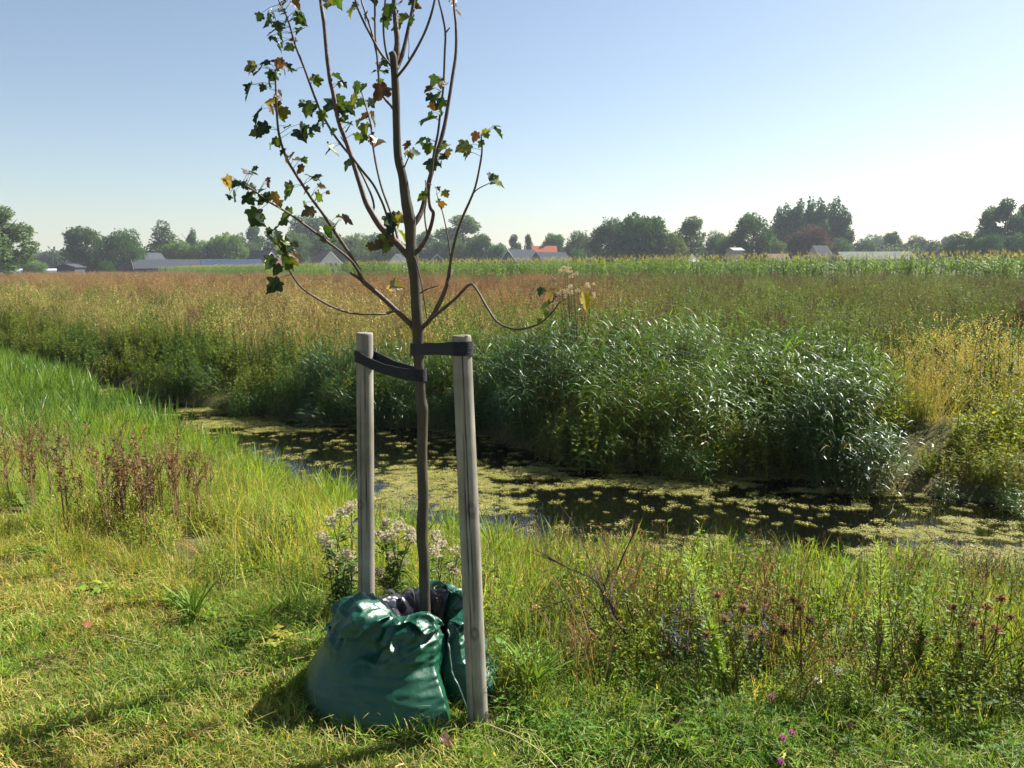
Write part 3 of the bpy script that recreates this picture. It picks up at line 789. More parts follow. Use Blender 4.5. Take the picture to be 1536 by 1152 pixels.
scatter('seeding_grass', 'straw-coloured seeding grass stems on the near bank', 'grass', np.stack([X, Y, zt(X, Y)], 1), spin(len(X), .16), np.random.uniform(.45, .8, len(X)) * np.interp((Y - Yl(X)) / (Yn(X) - Yl(X)), [0, .4, .8, 1], [1, 1, .6, .5]), tints(len(X), W1, (.9, .8, .6), np.random.rand(len(X))), variants(seed_grass, 5, 3, 'dry'))
# leafy herbs
X, Y = spread(-9, 6, 1.2, 11, 18, lambda X, Y: bank(X, Y, .08) * np.where(X > -.2, 1, .38) * (fbm(X * 1.1, Y * 1.1, 61) > np.where(X > .2, .3, .38)))
scatter('bank_herbs', 'mixed small-leaved green herbs on the near bank', 'herbs', np.stack([X, Y, zt(X, Y)], 1), spin(len(X), .15), np.interp(X, [-.3, .5], [.9, 1.25]) * np.random.uniform(.5, 1.0, len(X)) * (.5 + .45 * sstep(0, .25, (Y - Yl(X)) / (Yn(X) - Yl(X)))) * np.interp((Y - Yl(X)) / (Yn(X) - Yl(X)), [0, .4, .75, 1], [1, 1, .65, .45]), tints(len(X), (1.45, 1.25, .75), (.75, .82, .7), fbm(X * 1.4, Y * 1.4, 63) * 2.2 - .6 + .25 * sstep(0, 1.5, X)), variants(leafy_herb, 6, 4, 'inst'))
X, Y = spread(-3, 5, 1.2, 6, 34, lambda X, Y: bank(X, Y, -.15) * (Y < Yl(X) + .75) * np.where(X > -.25, 1, .25))
scatter('clover_cover', 'low dark clover leaves along the lawn edge', 'ground cover', np.stack([X, Y, zt(X, Y)], 1), spin(len(X), .15), np.random.uniform(.5, 1.0, len(X)), tints(len(X), (2.6, 1.9, .7), (1.5, 1.25, .7), np.random.rand(len(X))), variants(clover_mat, 4, 5, 'inst'))
X, Y = spread(0.1, 6, 1.2, 7, 11, lambda X, Y: bank(X, Y, .2))
scatter('dry_weeds', 'thin dry brown weed stalks on the near right bank', 'weeds', np.stack([X, Y, zt(X, Y)], 1), spin(len(X), .22), np.random.uniform(.45, .95, len(X)) * np.interp((Y - Yl(X)) / (Yn(X) - Yl(X)), [0, .4, .8, 1], [1, 1, .7, .6]), tints(len(X), (.8, .8, .8), (2.4, 2.2, 1.7), np.random.rand(len(X))), variants(dry_stalk, 5, 6, 'dry'))
# sedge at the near water edge
X, Y = spread(-13, 6, 2, 18, 17, lambda X, Y: infrustum(X, Y) * (Y > Yn(X) - np.where(X > -1, 1.5, 1.2)) * (Y < Yn(X) + .3) * (fbm(X * 1.6, Y * 1.6, 71) > .36))
scatter('shore_sedge', 'bright green broad-bladed sedge at the near water edge', 'grass', np.stack([X, Y, zt(X, Y)], 1), spin(len(X), .14), np.random.uniform(.55, 1.0, len(X)) * np.interp(X, [-3, 0, 1.5], [.9, .85, .65]), tints(len(X), (1.0, 1.1, .9), (1.9, 1.6, .8), np.random.rand(len(X)) ** 2), variants(broad_tuft, 6, 7, 'inst'))
X, Y = spread(-18, -2.2, 5, 22, 9, lambda X, Y: infrustum(X, Y, 2, .8) * (Y > Yn(X) - 2.6 - .6 * fbm(X, Y, 3)) * (Y < Yn(X) + .45) * (1 - sstep(-4.4, -3.0, X)))
scatter('cattail_bed', 'dense upright green cattail leaves on the left near shore', 'reeds', np.stack([X, Y, np.maximum(zt(X, Y), WZ - .1)], 1), spin(len(X), .12), np.random.uniform(.5, .75, len(X)) * np.interp(X, [-7, -3.5], [1, .7]), tints(len(X), (.55, .78, .8), (1.4, 1.4, .75), fbm(X * .8, Y * .8, 72) * 2 - .5), variants(flag_leaf, 6, 8, 'reed'))
# far bank reed bed
def reedmask(X, Y):
    d = Y - Yf(X); px = 768 + X / np.maximum(Y, .1) * FPX
    dep = np.interp(px, [380, 470, 640, 760, 1000, 1200, 1330, 1400], [.0, .9, 1.3, 2.8, 3.8, 3.2, 2.2, 0])
    return (d > -.25) & (d < dep)
X, Y = spread(-6, 7, 5, 17, 11, lambda X, Y: reedmask(X, Y) * np.where(Y - Yf(X) < 1.2, 1, .75))
px = 768 + X / Y * FPX
hs = np.interp(px, [380, 470, 640, 760, 900, 1150, 1250, 1330, 1400], [.62, .72, .76, .82, .86, .86, .82, .68, .55]) * np.random.uniform(.65, 1.15, len(X)) * (.8 + .4 * fbm(X * .9, Y * .9, 83)) * np.interp(Y - Yf(X), [-.3, .1, .6], [.62, .85, 1])
scatter('reed_bed', 'dense blue-green reed bed on the far ditch bank', 'reeds', np.stack([X, Y, np.maximum(zt(X, Y), WZ - .15)], 1), spin(len(X), .2), hs, tints(len(X), (.5, .72, .55), (1.5, 1.5, .5), fbm(X * .7, Y * .7, 81) * 2.2 - .8 + .22 * (Y - Yf(X))), variants(reed, 8, 9, 'reed'))
# far bank: dark green herbs (left) and yellow bushy herbs (right)
X, Y = spread(-30, 9, 5, 40, 10, lambda X, Y: infrustum(X, Y, 2.5, .8) * (Y > (Yf(X) + Yn(X)) / 2) * (zt(X, Y) > WZ - .05) * (Y < Yf(X) + 2.8) * np.where((Y < Yf(X) + .7) | (X > 3), 1, (fbm(X * .9, Y * .9, 92, 3) > .43)) * np.clip(1.3 - Y * .03, .3, 1))
px = 768 + X / Y * FPX; rt = sstep(1290, 1390, px)
tt = tints(len(X), (.7, .85, .65), (1.55, 1.25, .75), fbm(X * .8, Y * .8, 91, 3) * 2.6 - .75, .2)
tt = tt * (1 - rt)[:, None] + tints(len(X), (2.2, 1.75, .85), (2.9, 2.1, 1.0), np.random.rand(len(X))) * rt[:, None]
scatter('far_bank_herbs', 'bushy herbs on the far bank, dark left and yellowish right', 'herbs', np.stack([X, Y, np.maximum(zt(X, Y), WZ)], 1), spin(len(X), .14), np.random.uniform(.45, 1.15, len(X)) * (1 - .22 * rt), tt, variants(green_patch, 6, 10, 'inst'))
# field weeds
def field(X, Y): return infrustum(X, Y, 4, .82) * (Y > Yf(X) + 1.6) * (Y < Ym(X) + 1.0)
def fieldpts(k):
    parts = [spread(-24, 26, 7, 26, 4.2 * k, field), spread(-52, 50, 26, 60, 1.9 * k, field), spread(-165, 60, 60, 190, .62 * k, lambda X, Y: field(X, Y) * (Y < 188))]
    return np.concatenate([p[0] for p in parts]), np.concatenate([p[1] for p in parts])
def zone(X, Y):
    px = 768 + X / Y * FPX
    right = sstep(780, 1080, px)
    rust = (1 - .8 * right) * sstep(6.0, 22, Y - Yf(X))
    return px, right, np.clip(rust + (fbm(X * .35, Y * .25, 95) - .5) * 1.5, 0, 1)
X, Y = fieldpts(.8); px, rt, ru = zone(X, Y)
tt = tints(len(X), (.95, 1.05, .62), (.84, .66, .55), ru, .15) * (1 - .42 * rt)[:, None] * (1 - rt[:, None] * np.array([[.12, -.14, .1]]))
mound = ((px > 1330) & (Y - Yf(X) < 5.5))
tt[mound] = tints(int(mound.sum()), (1.9, 2.0, 1.0), (1.6, 1.75, .8), np.random.rand(int(mound.sum())), .1)
clump = np.clip(.25 + 1.35 * fbm(X * .6, Y * .4, 121, 3), .45, 1.25)
tt = tt * (.35 + 1.25 * fbm(X * .7, Y * .45, 123, 3))[:, None]
scatter('field_grass', 'tall dry brownish grass covering the field beyond the ditch', 'grass', np.stack([X, Y, zt(X, Y)], 1), spin(len(X), .2), clump * np.random.uniform(.8, 1.12, len(X)) * np.where(mound, 1.05, 1) * np.interp(Y, [8, 20, 50, 180], [.9, 1.0, 1.0, .8]), tt, variants(dry_grass_patch, 6, 11, 'dry'))
X, Y = fieldpts(.55); px, rt, ru = zone(X, Y); k = np.random.rand(len(X)) < np.clip(ru * 1.0 + .08, 0, 1) * np.where(px > 1340, .5, 1); X, Y, ru, rt = X[k], Y[k], ru[k], rt[k]
scatter('field_dock', 'rusty brown dock seed stalks through the field', 'weeds', np.stack([X, Y, zt(X, Y)], 1), spin(len(X), .1), (np.random.uniform(.7, 1.05, len(X)) + .35 * (np.random.rand(len(X)) < .12)) * np.interp(Y, [8, 20, 50, 180], [.9, 1.0, 1.0, .75]), tints(len(X), (.85, .85, .9), (1.45, 1.35, 1.2), ru) * (1 - .25 * rt)[:, None], variants(dock_stand, 6, 12, 'dry'))
X, Y = fieldpts(.55); px, rt, ru = zone(X, Y); k = np.random.rand(len(X)) < np.clip(.5 + .6 * rt - .42 * ru, .08, 1); X, Y, rt = X[k], Y[k], rt[k]
scatter('field_herbs', 'olive green leafy weeds among the field grass', 'weeds', np.stack([X, Y, zt(X, Y)], 1), spin(len(X), .12), np.random.uniform(.6, 1.6, len(X)) * np.interp(Y, [8, 20, 50, 180], [.85, 1, 1.0, .7]), tints(len(X), (1.5, 1.45, .95), (.9, 1.05, .85), fbm(X * .3, Y * .3, 97) * 2 - .5), variants(green_patch, 5, 13, 'inst'))
# maize
def mz(X, Y): return infrustum(X, Y, 3) * (Y > Ym(X)) * (Y < Ym(X) + 14) * (X > -.455 * Y)
parts = [spread(-30, 62, 30, 100, 4.0, lambda X, Y: mz(X, Y) * np.where(Y < Ym(X) + 5, 1, .45)), spread(-90, -25, 95, 200, 2.2, lambda X, Y: mz(X, Y))]
X = np.concatenate([p[0] for p in parts]); Y = np.concatenate([p[1] for p in parts])
scatter('maize_field', 'green standing maize crop in a band across the middle distance', 'maize', np.stack([X, Y, zt(X, Y)], 1), spin(len(X), .05), np.random.uniform(.93, 1.06, len(X)) * np.interp(Y, [60, 110, 180], [1, .9, .82]), tints(len(X), (1.5, 1.5, 1.1), (2.0, 1.85, 1.2), fbm(X * .12, Y * .12, 99) * 1.8 - .5), variants(maize, 6, 14, 'inst'))
# duckweed
def dw(X, Y):
    q = .55 * fbm(X * .5 + 4, Y * .75, 101, 4) + .45 * fbm(X * 1.3, Y * 5.5, 105, 4); open_ = np.exp(-(((X - .75) / .55) ** 2 + ((Y - 6.6) / .45) ** 2)) + np.exp(-(((X + 2.2) / .5) ** 2 + ((Y - 8.3) / .6) ** 2)) + np.exp(-(((X - 2.1) / .35) ** 2 + ((Y - 5.9) / .3) ** 2))
    e = (Y - Yn(X)) / np.maximum(Yf(X) - Yn(X), .3)
    mat = np.exp(-((X + .2) / 1.5) ** 2) * (1 - sstep(.3, .6, e))
    v = q - .55 * open_ + .10 * mat - .02 * sstep(.4, .7, e) - .035 * (1 - sstep(-3.2, -2.0, X)) + .03 * np.sin(Y * 11 + X * 2.5)
    return (zt(X, Y) < WZ + .01) * (Y > Yn(X) - .3) * (Y < Yf(X) + .4) * np.maximum(sstep(.50, .55, v), .05) * infrustum(X, Y, 2.5)
X, Y = spread(-26, 7, 3.5, 32, 520, dw)
sc_ = (.016 + .045 * np.random.rand(len(X)) ** 1.6) * np.interp(Y, [6, 10, 20], [1, 1.2, 2])
scatter('duckweed', 'yellow-green duckweed floating in patches on the ditch', 'duckweed', np.stack([X, Y, np.full(len(X), WZ + .004) + np.random.rand(len(X)) * .004], 1), spin(len(X), 0), np.stack([sc_ * 1.5, sc_, sc_ * .12], 1), tints(len(X), (.31, .31, .075), (.44, .41, .15), np.random.rand(len(X)), .1), variants(raft, 6, 15, 'inst'))

# ------------------------------------------------------------------ the sapling
def cat(pts, n):
    """Catmull-Rom through points (tuples of any length)"""
    P_ = [np.array(p, float) for p in pts]; P_ = [2 * P_[0] - P_[1]] + P_ + [2 * P_[-1] - P_[-2]]
    out = []
    m = len(P_) - 3
    for i in range(m):
        for k in range(n):
            t = k / n; a, b, c, d = P_[i:i + 4]
            out.append(.5 * (2 * b + (c - a) * t + (2 * a - 5 * b + 4 * c - d) * t * t + (3 * b - a - 3 * c + d) * t ** 3))
    out.append(P_[-2]); return np.array(out)
TY = 2.92
M['bark_sap'] = plain('sapling_bark', (.085, .07, .045), .75, (.045, .038, .028), 22, .25, .6, (1, 1, .35))
M['twig'] = plain('twig_bark', (.115, .075, .055), .6, (.07, .045, .035), 40, .3, .3)
tbase = PY(641, 1000, TY); tbase.z = 0
tree = bpy.data.objects.new('maple_sapling', None); COL.objects.link(tree); tree.location = tbase
tag(tree, 'young maple sapling with sparse leaves tied between two wooden stakes', 'tree')
def lim(name, px, off=(0, 0), mat='twig', k=7, parent=tree, sub=4, knots=.12):
    """limb from pixel points (x, y, radius px); off: depth offset start, end"""
    n = len(px); pts = []
    for i, (x, y, r) in enumerate(px):
        t = i / (n - 1); Y = TY + off[0] + (off[1] - off[0]) * t
        q = PY(x, y, Y); pts.append((q.x, q.y, q.z, r * Y / FPX))
    C_ = cat(pts, sub); b = MB()
    rad = []
    for i, q in enumerate(C_):
        kn = 1 + knots * max(0, mnoise.noise(Vector((q[2] * 23, q[0] * 9, n))) ) * 2.0
        rad.append(max(.0011, q[3]) * kn)
    b.tube([Vector(q[:3]) - tbase for q in C_], rad, (1, 1, 1), k)
    o = link(name, bpy.data.meshes.new(name), parent)
    return o, C_, b, mat
def finish(l):
    l[0].data = l[2].mesh(l[0].name, M[l[3]], True)
zt0 = PY(641, 1000, TY).z
trunk_px = [(641, 1012, 10.5), (639, 960, 9.4), (637, 900, 8.8), (636, 840, 8.6), (633, 800, 9.2), (635, 749, 8.4), (633, 690, 8.2), (634, 628, 8.2), (633, 612, 9.6), (631, 596, 8.0), (629, 560, 8.0), (627, 520, 8.2), (627, 491, 9.0), (624, 450, 8.0), (622, 417, 7.8),
            (618, 384, 9.2), (616, 360, 7.8), (615, 334, 8.6), (609, 300, 7.6), (604, 265, 6.6), (597, 235, 6.0), (595, 195, 5.6), (594, 150, 5.8), (592, 110, 5.4), (590, 86, 5.4), (587, 78, 4.4)]
finish(lim('trunk', trunk_px, (0, -.02), 'bark_sap', 14, sub=5, knots=.06))
BR = {
 'LEAD': ([(592, 96, 4.6), (596, 66, 4.2), (593, 30, 3.6), (591, 0, 3.2), (592, -60, 2.2), (590, -150, 1.5), (591, -220, .8)], (0, .05)),
 'B1': ([(615, 386, 6), (597, 366, 5.2), (573, 343, 4.8), (558, 320, 4.6), (549, 303, 4.2), (539, 273, 3.6), (529, 241, 3.5), (518, 208, 3.4), (508, 181, 3.4), (500, 140, 3.2), (495, 117, 3.3), (490, 78, 2.8), (486, 33, 2.8), (481, 0, 2.5), (476, -60, 2), (474, -160, 1)], (0, .22)),
 'LB': ([(622, 492, 4.6), (597, 468, 4), (570, 443, 3.7), (544, 421, 3.6), (538, 405, 3.0), (525, 382, 2.6), (499, 343, 2.4), (484, 320, 2.2), (466, 296, 2.1), (443, 260, 2), (430, 238, 2), (420, 208, 1.8), (416, 182, 1.6), (414, 146, 1.4), (413, 106, 1)], (0, -.3)),
 'LB2': ([(543, 419, 2.6), (535, 402, 2.2), (519, 384, 2), (476, 351, 1.8), (443, 327, 1.7), (420, 312, 1.6), (404, 303, 1.5), (381, 286, 1.3), (358, 272, .9)], (-.12, -.42)),
 'LS': ([(548, 425, 2.6), (536, 416, 2.2), (526, 409, 2)], (-.1, -.16)),
 'LC': ([(592, 466, 2.4), (580, 470, 1.9), (566, 471, 1.8), (530, 470, 1.7), (503, 462, 1.6), (476, 448, 1.5), (452, 431, 1.4), (437, 411, 1.3), (429, 394, 1.2), (423, 378, 1), (413, 355, .8)], (-.04, -.5)),
 'B3': ([(592, 364, 1.8), (588, 345, 1.7), (580, 322, 1.7), (573, 303, 1.7), (560, 277, 1.7), (544, 257, 1.7), (528, 236, 1.7), (515, 221, 1.7), (499, 199, 1.7), (482, 169, 1.7), (469, 137, 1.7), (456, 101, 1.6), (443, 68, 1.5), (433, 33, 1.2), (424, 12, 1), (410, -14, .8)], (0, -.28)),
 'B4': ([(558, 316, 1.6), (561, 312, 1.6), (558, 296, 1.6), (547, 270, 1.5), (534, 245, 1.4), (522, 222, 1.1), (511, 205, .8)], (.07, .18)),
 'B5': ([(598, 367, 2), (593, 342, 1.8), (585, 316, 1.7), (573, 283, 1.7), (565, 251, 1.6), (559, 215, 1.5), (556, 186, 1.4), (549, 160, 1.2), (542, 137, .9)], (.02, .3)),
 'R1': ([(617, 342, 4.6), (628, 326, 4), (634, 312, 3.8), (640, 286, 3.4), (647, 260, 3.2), (656, 228, 3), (666, 192, 2.8), (674, 146, 2.5), (679, 114, 2.4), (684, 78, 2.2), (684, 39, 2), (681, 7, 1.8), (680, -40, 1.4), (678, -110, .8)], (0, .25)),
 'R2': ([(619, 382, 3.6), (629, 374, 3.2), (642, 352, 2.8), (650, 322, 2.6), (645, 311, 2.4), (643, 290, 2), (647, 260, 1.8), (651, 228, 1.8), (657, 199, 1.7), (661, 163, 1.7), (665, 130, 1.6), (667, 81, 1.6), (668, 49, 1.6), (663, 20, 1.4), (658, 0, 1.3), (650, -50, 1)], (0, -.2)),
 'R2b': ([(667, 52, 1.1), (671, 46, 1), (675, 41, .7)], (-.14, -.16)),
 'R2c': ([(641, 354, 1.3), (637, 322, 1.2), (640, 296, 1.1), (638, 270, .8)], (-.04, .05)),
 'R4': ([(629, 494, 4.2), (640, 485, 3.6), (652, 468, 3.4), (667, 437, 3.2), (673, 413, 2.8), (677, 386, 2.2), (685, 351, 2), (695, 323, 1.9), (704, 303, 1.8), (713, 280, 1.6), (720, 247, 1.4), (723, 225, 1.3), (722, 205, .9)], (0, -.3)),
 'R4b': ([(706, 296, .9), (716, 284, .8), (736, 274, .6)], (-.24, -.3)),
 'R5': ([(670, 428, 1.7), (676, 414, 1.4), (677, 401, 1.3), (673, 363, 1.1), (664, 319, .9), (655, 291, .7)], (-.12, -.02)),
 'R6': ([(632, 492, 3.0), (645, 480, 2.6), (659, 468, 2.4), (683, 448, 2.2), (704, 427, 2.0), (714, 433, 1.8), (730, 460, 1.7), (745, 482, 1.7), (761, 491, 1.7), (780, 494, 1.6), (808, 486, 1.4), (827, 470, 1.3), (839, 454, 1)], (0, -.55)),
 'U1': ([(590, 104, 2), (586, 98, 1.9), (570, 78, 1.7), (554, 49, 1.6), (541, 23, 1.5), (533, 0, 1.4), (524, -50, 1)], (0, -.2)),
 'U2': ([(590, 100, 1.7), (583, 92, 1.6), (577, 65, 1.5), (575, 33, 1.4), (578, 0, 1.3), (582, -60, .9)], (0, -.1)),
 'U3': ([(592, 166, 2.2), (586, 158, 1.9), (577, 148, 1.7), (570, 132, 1.6), (566, 88, 1.6), (563, 55, 1.5), (562, 0, 1.4), (560, -70, .9)], (0, .15)),
 'U3b': ([(566, 84, 1.5), (557, 46, 1.5), (547, 16, 1.4), (542, 0, 1.3), (534, -40, .9)], (.1, .2)),
 'U4': ([(594, 116, 2.2), (599, 111, 2), (612, 94, 1.9), (629, 65, 1.8), (642, 36, 1.7), (652, 0, 1.5), (662, -60, 1)], (0, -.2)),
 'U5': ([(593, 104, 3), (598, 98, 2.9), (606, 72, 2.8), (614, 36, 2.6), (621, 0, 2.4), (630, -80, 1.6), (634, -160, .8)], (0, .1)),
 'U6': ([(613, 88, 1), (614, 70, .9), (612, 49, .6)], (0, .1)),
 'TW': ([(603, 258, 1.2), (606, 252, 1.1), (612, 238, .9), (616, 230, .7)], (0, -.05)),
 'TH': ([(621, 384, 1.2), (624, 392, 1.1), (632, 425, 1), (638, 462, .9), (640, 478, .7)], (-.07, -.06)),
 'TS': ([(630, 440, 1.1), (640, 434, 1), (659, 428, .7)], (-.06, -.1)),
}
BO = {}
for kname, (pp, off) in BR.items():
    BO[kname] = lim('branch', pp, off)
# leaves: outline of a five-lobed maple leaf
half = [(.0, .0), (.08, -.06), (.20, -.09), (.33, -.05), (.31, .06), (.30, .12), (.42, .15), (.50, .24), (.56, .38), (.50, .45), (.40, .46), (.29, .49), (.31, .58), (.30, .70), (.20, .77), (.10, .88), (.0, 1.0)]
def maple_mesh(seed):
    random.seed(seed); b = MB()
    fold = rnd(.05, .5); dr = rnd(-.1, .55); tw = rnd(-.4, .4); cu = rnd(-.2, .3)
    out = half + [(-x, y) for x, y in half[-2:0:-1]]
    ring = []; sx = rnd(.8, 1.1)
    for x, y in out:
        x = x * rnd(.85, 1.12) * sx; y = y * rnd(.94, 1.06); ring.append((x, y))
    def zz(x, y): return fold * abs(x) - dr * y * y * .6 + tw * x * y + cu * x * x * 2
    vs = [(0, .30, zz(0, .3))] + [(x, y, zz(x, y) + rnd(-.03, .03)) for x, y in ring]
    inner = [(x * .5, .30 + (y - .30) * .5) for x, y in ring]
    vs += [(x, y, zz(x, y)) for x, y in inner]
    n = len(ring); fs = []
    for i in range(n):
        j = (i + 1) % n; fs += [(1 + i, 1 + j, 1 + n + j, 1 + n + i), (0, 1 + n + i, 1 + n + j)]
    edge = jit((1.15, .9, .7), .15)
    b.add(vs, fs, [(1, 1.1, 1)] + [edge] * n + [(.95, 1, 1)] * n)
    return b.mesh('leaf', M['maple'], False)
LM = [maple_mesh(900 + i) for i in range(9)]
DKG = (.022, .060, .026); MDG = (.05, .115, .022); YG = (.11, .17, .025); BRN = (.08, .07, .028); RED = (.075, .045, .024); PAL = (.22, .21, .11)
Z1 = """310,90,70,d 345,70,60,d 395,100,50,d 360,130,55,d 470,95,65,d 460,140,50,g 440,20,50,b 380,25,60,d 355,195,60,d 412,220,50,g 375,165,50,d 430,185,40,b 330,150,50,d 465,60,45,d
225,420,85,d 265,525,85,d 235,310,60,p 270,330,70,g 300,290,50,d 330,350,55,d 315,385,55,d 365,295,60,r 405,310,50,d 425,325,45,d 395,335,40,r 330,470,70,p 365,445,50,b 385,520,60,y 375,545,50,g 355,480,45,r 290,600,80,d 350,655,50,g 400,585,40,g
470,620,105,d 610,690,75,g 535,372,60,g 385,700,50,d 425,720,50,p 455,740,60,p 465,780,50,b 520,815,80,g 545,910,60,g 485,875,50,p 560,860,40,r 410,880,85,d
130,840,75,p 165,850,60,d 215,800,60,r 245,800,50,d 155,905,70,d 240,870,55,d 225,915,65,d 285,880,45,d 290,920,60,d 315,845,40,r 350,910,60,b 255,1000,90,g 400,990,75,g 500,975,70,b 360,940,45,b 260,930,50,d 205,850,55,d
490,495,70,g 525,510,60,d 560,530,50,g 610,490,100,d 650,500,70,d 640,470,70,d 705,470,75,y 690,510,55,d 630,360,55,d 650,385,45,d 720,410,50,g 755,410,50,d 570,570,50,d 530,590,55,d 615,605,40,g 690,590,65,d 660,550,55,d 680,760,60,d 760,595,70,y 755,640,55,g 800,560,55,b 815,650,65,b 790,650,50,r 760,540,50,r 835,425,95,r 790,475,50,d 820,300,40,d 835,330,45,d 850,290,40,d 800,330,30,d 825,380,35,b 740,470,50,d
600,20,75,d 640,15,50,g 575,30,40,y 697,55,50,y 765,70,40,b 870,45,65,d 900,70,60,g 855,95,65,d 940,85,65,y 910,130,60,d 925,15,30,r 985,10,45,d 1005,35,30,r 975,80,40,d 800,5,50,d 1170,15,50,p 1190,50,45,b
1080,370,55,d 1055,410,50,b 1110,380,55,p 1125,390,50,p 1060,450,50,d 1090,460,80,g 1110,480,65,g 1040,550,80,g 1060,535,45,d 1075,490,45,r 1020,650,55,g 955,670,50,r 970,710,50,y 990,705,50,g 1050,685,55,g 1125,680,65,y 1140,700,45,b 1065,755,75,d 1120,725,50,d 1215,680,80,y 1230,715,50,b 1270,630,50,r 1315,615,45,y 1370,610,65,d 1360,815,45,y 1370,845,65,y 1130,890,42,y 1110,940,50,b 1095,870,35,r 1035,900,42,g
890,1000,95,y 870,1020,70,g 910,1010,70,b 860,1100,80,d 840,1120,70,y 930,1080,70,y 820,1130,60,b 880,1050,60,d 580,1070,65,g 600,1080,45,y 680,1010,65,r 640,1000,30,p""".split()
Z2 = "270,150,60,d 300,165,60,d 275,120,60,d 310,190,60,y 345,205,55,b 340,240,60,y 365,215,50,b 270,240,60,d 300,270,50,d 285,330,70,d 330,230,45,g 350,180,45,r 295,140,50,d 325,160,50,y 1335,400,75,y 1340,360,60,p 1480,388,75,Y 1330,437,35,d 755,330,55,p".split()
LV = []
for s_, k_, ox, oy in ((Z1, .3255, 300, 0), (Z2, .390625, 300, 300)):
    for it in s_:
        x, y, w, c = it.split(','); LV.append((ox + float(x) * k_, oy + float(y) * k_, float(w) * k_, c))
random.seed(42)
LV += [(x + rnd(-12, 12), y + rnd(-10, 12), w * rnd(.5, .8), random.choice(c + c + 'ddg')) for (x, y, w, c) in LV if c != 'Y' and random.random() < .75]
for i in range(34):                                # leaves higher up, above the picture
    bn = random.choice(['LEAD', 'B1', 'R1', 'U5', 'U4', 'U1', 'U3', 'B3']); q = BR[bn][0][-1]
    LV.append((q[0] + rnd(-22, 22), q[1] + rnd(-10, 60) if q[1] < -80 else q[1] - 25 + rnd(-15, 10), rnd(14, 26), random.choice('dddggyb')))
CMAP = {'d': DKG, 'g': MDG, 'y': YG, 'b': BRN, 'r': RED, 'p': PAL, 'Y': (.4, .38, .03)}
skel = []
for kname, (o, C_, b_, m_) in BO.items():
    for q in C_: skel.append((kname, q))
SK = np.array([[768 + FPX * 0, 0]] * 0)
def topx(q):
    v = CROT.transposed() @ (Vector(q[:3]) - Vector((0, 0, CAMZ)))
    return 768 - FPX * v.x / v.z, 576 + FPX * v.y / v.z
SPX = np.array([topx(q) for _, q in skel])
for (x, y, w, c) in LV:
    i = int(np.argmin((SPX[:, 0] - x) ** 2 + (SPX[:, 1] - y) ** 2)); kname, q = skel[i]
    Yd = q[1] + rnd(-.06, .06)
    ctr = PY(x, y, Yd); L = w * 1.0 * Yd / FPX
    att = Vector(q[:3]); out = (ctr - att)
    tip = Vector((out.x * 5 + rnd(-.7, .7), rnd(-.6, .6), out.z * 3 - .45 + rnd(-.4, .4))).normalized()
    nr = Vector((rnd(-.7, .7), -.55 + rnd(-.5, .35), .75 + rnd(-.4, .3)))
    nr = (nr - tip * nr.dot(tip)).normalized(); sd = tip.cross(nr)
    mt = Matrix((sd, tip, nr)).transposed()
    lb_ = ctr - tip * L * .4 - tbase; at_ = att - tbase
    BO[kname][2].tube([at_, at_.lerp(lb_, .55) + Vector((0, 0, .25 * (lb_ - at_).length * .3)), lb_], [.0011, .0008, .0007], (1, 1, 1), 4, False)
    o = link('leaf', random.choice(LM), BO[kname][0], loc=lb_, rot=mt.to_euler(), scale=L, color=jit(CMAP[c], .3))

for l_ in BO.values(): finish(l_)

# ------------------------------------------------------------------ stakes
def stake_mat():
    m, n, l, p, out = nt('weathered_pine')
    tc = n.new('ShaderNodeTexCoord'); mp = n.new('ShaderNodeMapping'); mp.inputs['Scale'].default_value = (14, 14, .9)
    l.new(tc.outputs['Object'], mp.inputs['Vector'])
    t1 = n.new('ShaderNodeTexNoise'); t1.inputs['Scale'].default_value = 2.2; t1.inputs['Detail'].default_value = 9; t1.inputs['Roughness'].default_value = .65
    l.new(mp.outputs[0], t1.inputs['Vector'])
    t2 = n.new('ShaderNodeTexNoise'); t2.inputs['Scale'].default_value = 7; t2.inputs['Detail'].default_value = 5; l.new(tc.outputs['Object'], t2.inputs['Vector'])
    r1 = n.new('ShaderNodeValToRGB'); e = r1.color_ramp.elements
    e[0].position = .28; e[0].color = (.15, .135, .11, 1); e[1].position = .74; e[1].color = (.36, .335, .285, 1)
    k = e.new(.5); k.color = (.275, .255, .215, 1)
    l.new(t1.outputs[0], r1.inputs[0])
    r2 = n.new('ShaderNodeValToRGB'); e = r2.color_ramp.elements; e[0].position = .3; e[0].color = (.62, .60, .55, 1); e[1].position = .7; e[1].color = (1.12, 1.1, 1.05, 1)
    l.new(t2.outputs[0], r2.inputs[0])
    mx = n.new('ShaderNodeMix'); mx.data_type = 'RGBA'; mx.blend_type = 'MULTIPLY'; mx.inputs[0].default_value = 1
    l.new(r1.outputs[0], mx.inputs[6]); l.new(r2.outputs[0], mx.inputs[7])
    a = n.new('ShaderNodeAttribute'); a.attribute_name = 'Col'
    my = n.new('ShaderNodeMix'); my.data_type = 'RGBA'; my.blend_type = 'MULTIPLY'; my.inputs[0].default_value = 1
    l.new(mx.outputs[2], my.inputs[6]); l.new(a.outputs[0], my.inputs[7]); l.new(my.outputs[2], p.inputs['Base Color'])
    p.inputs['Roughness'].default_value = .8; p.inputs['Specular IOR Level'].default_value = .2
    b = n.new('ShaderNodeBump'); b.inputs['Strength'].default_value = .35; b.inputs['Distance'].default_value = .004
    l.new(t1.outputs[0], b.inputs['Height']); l.new(b.outputs[0], p.inputs['Normal'])
    return m
M['stake'] = stake_mat()
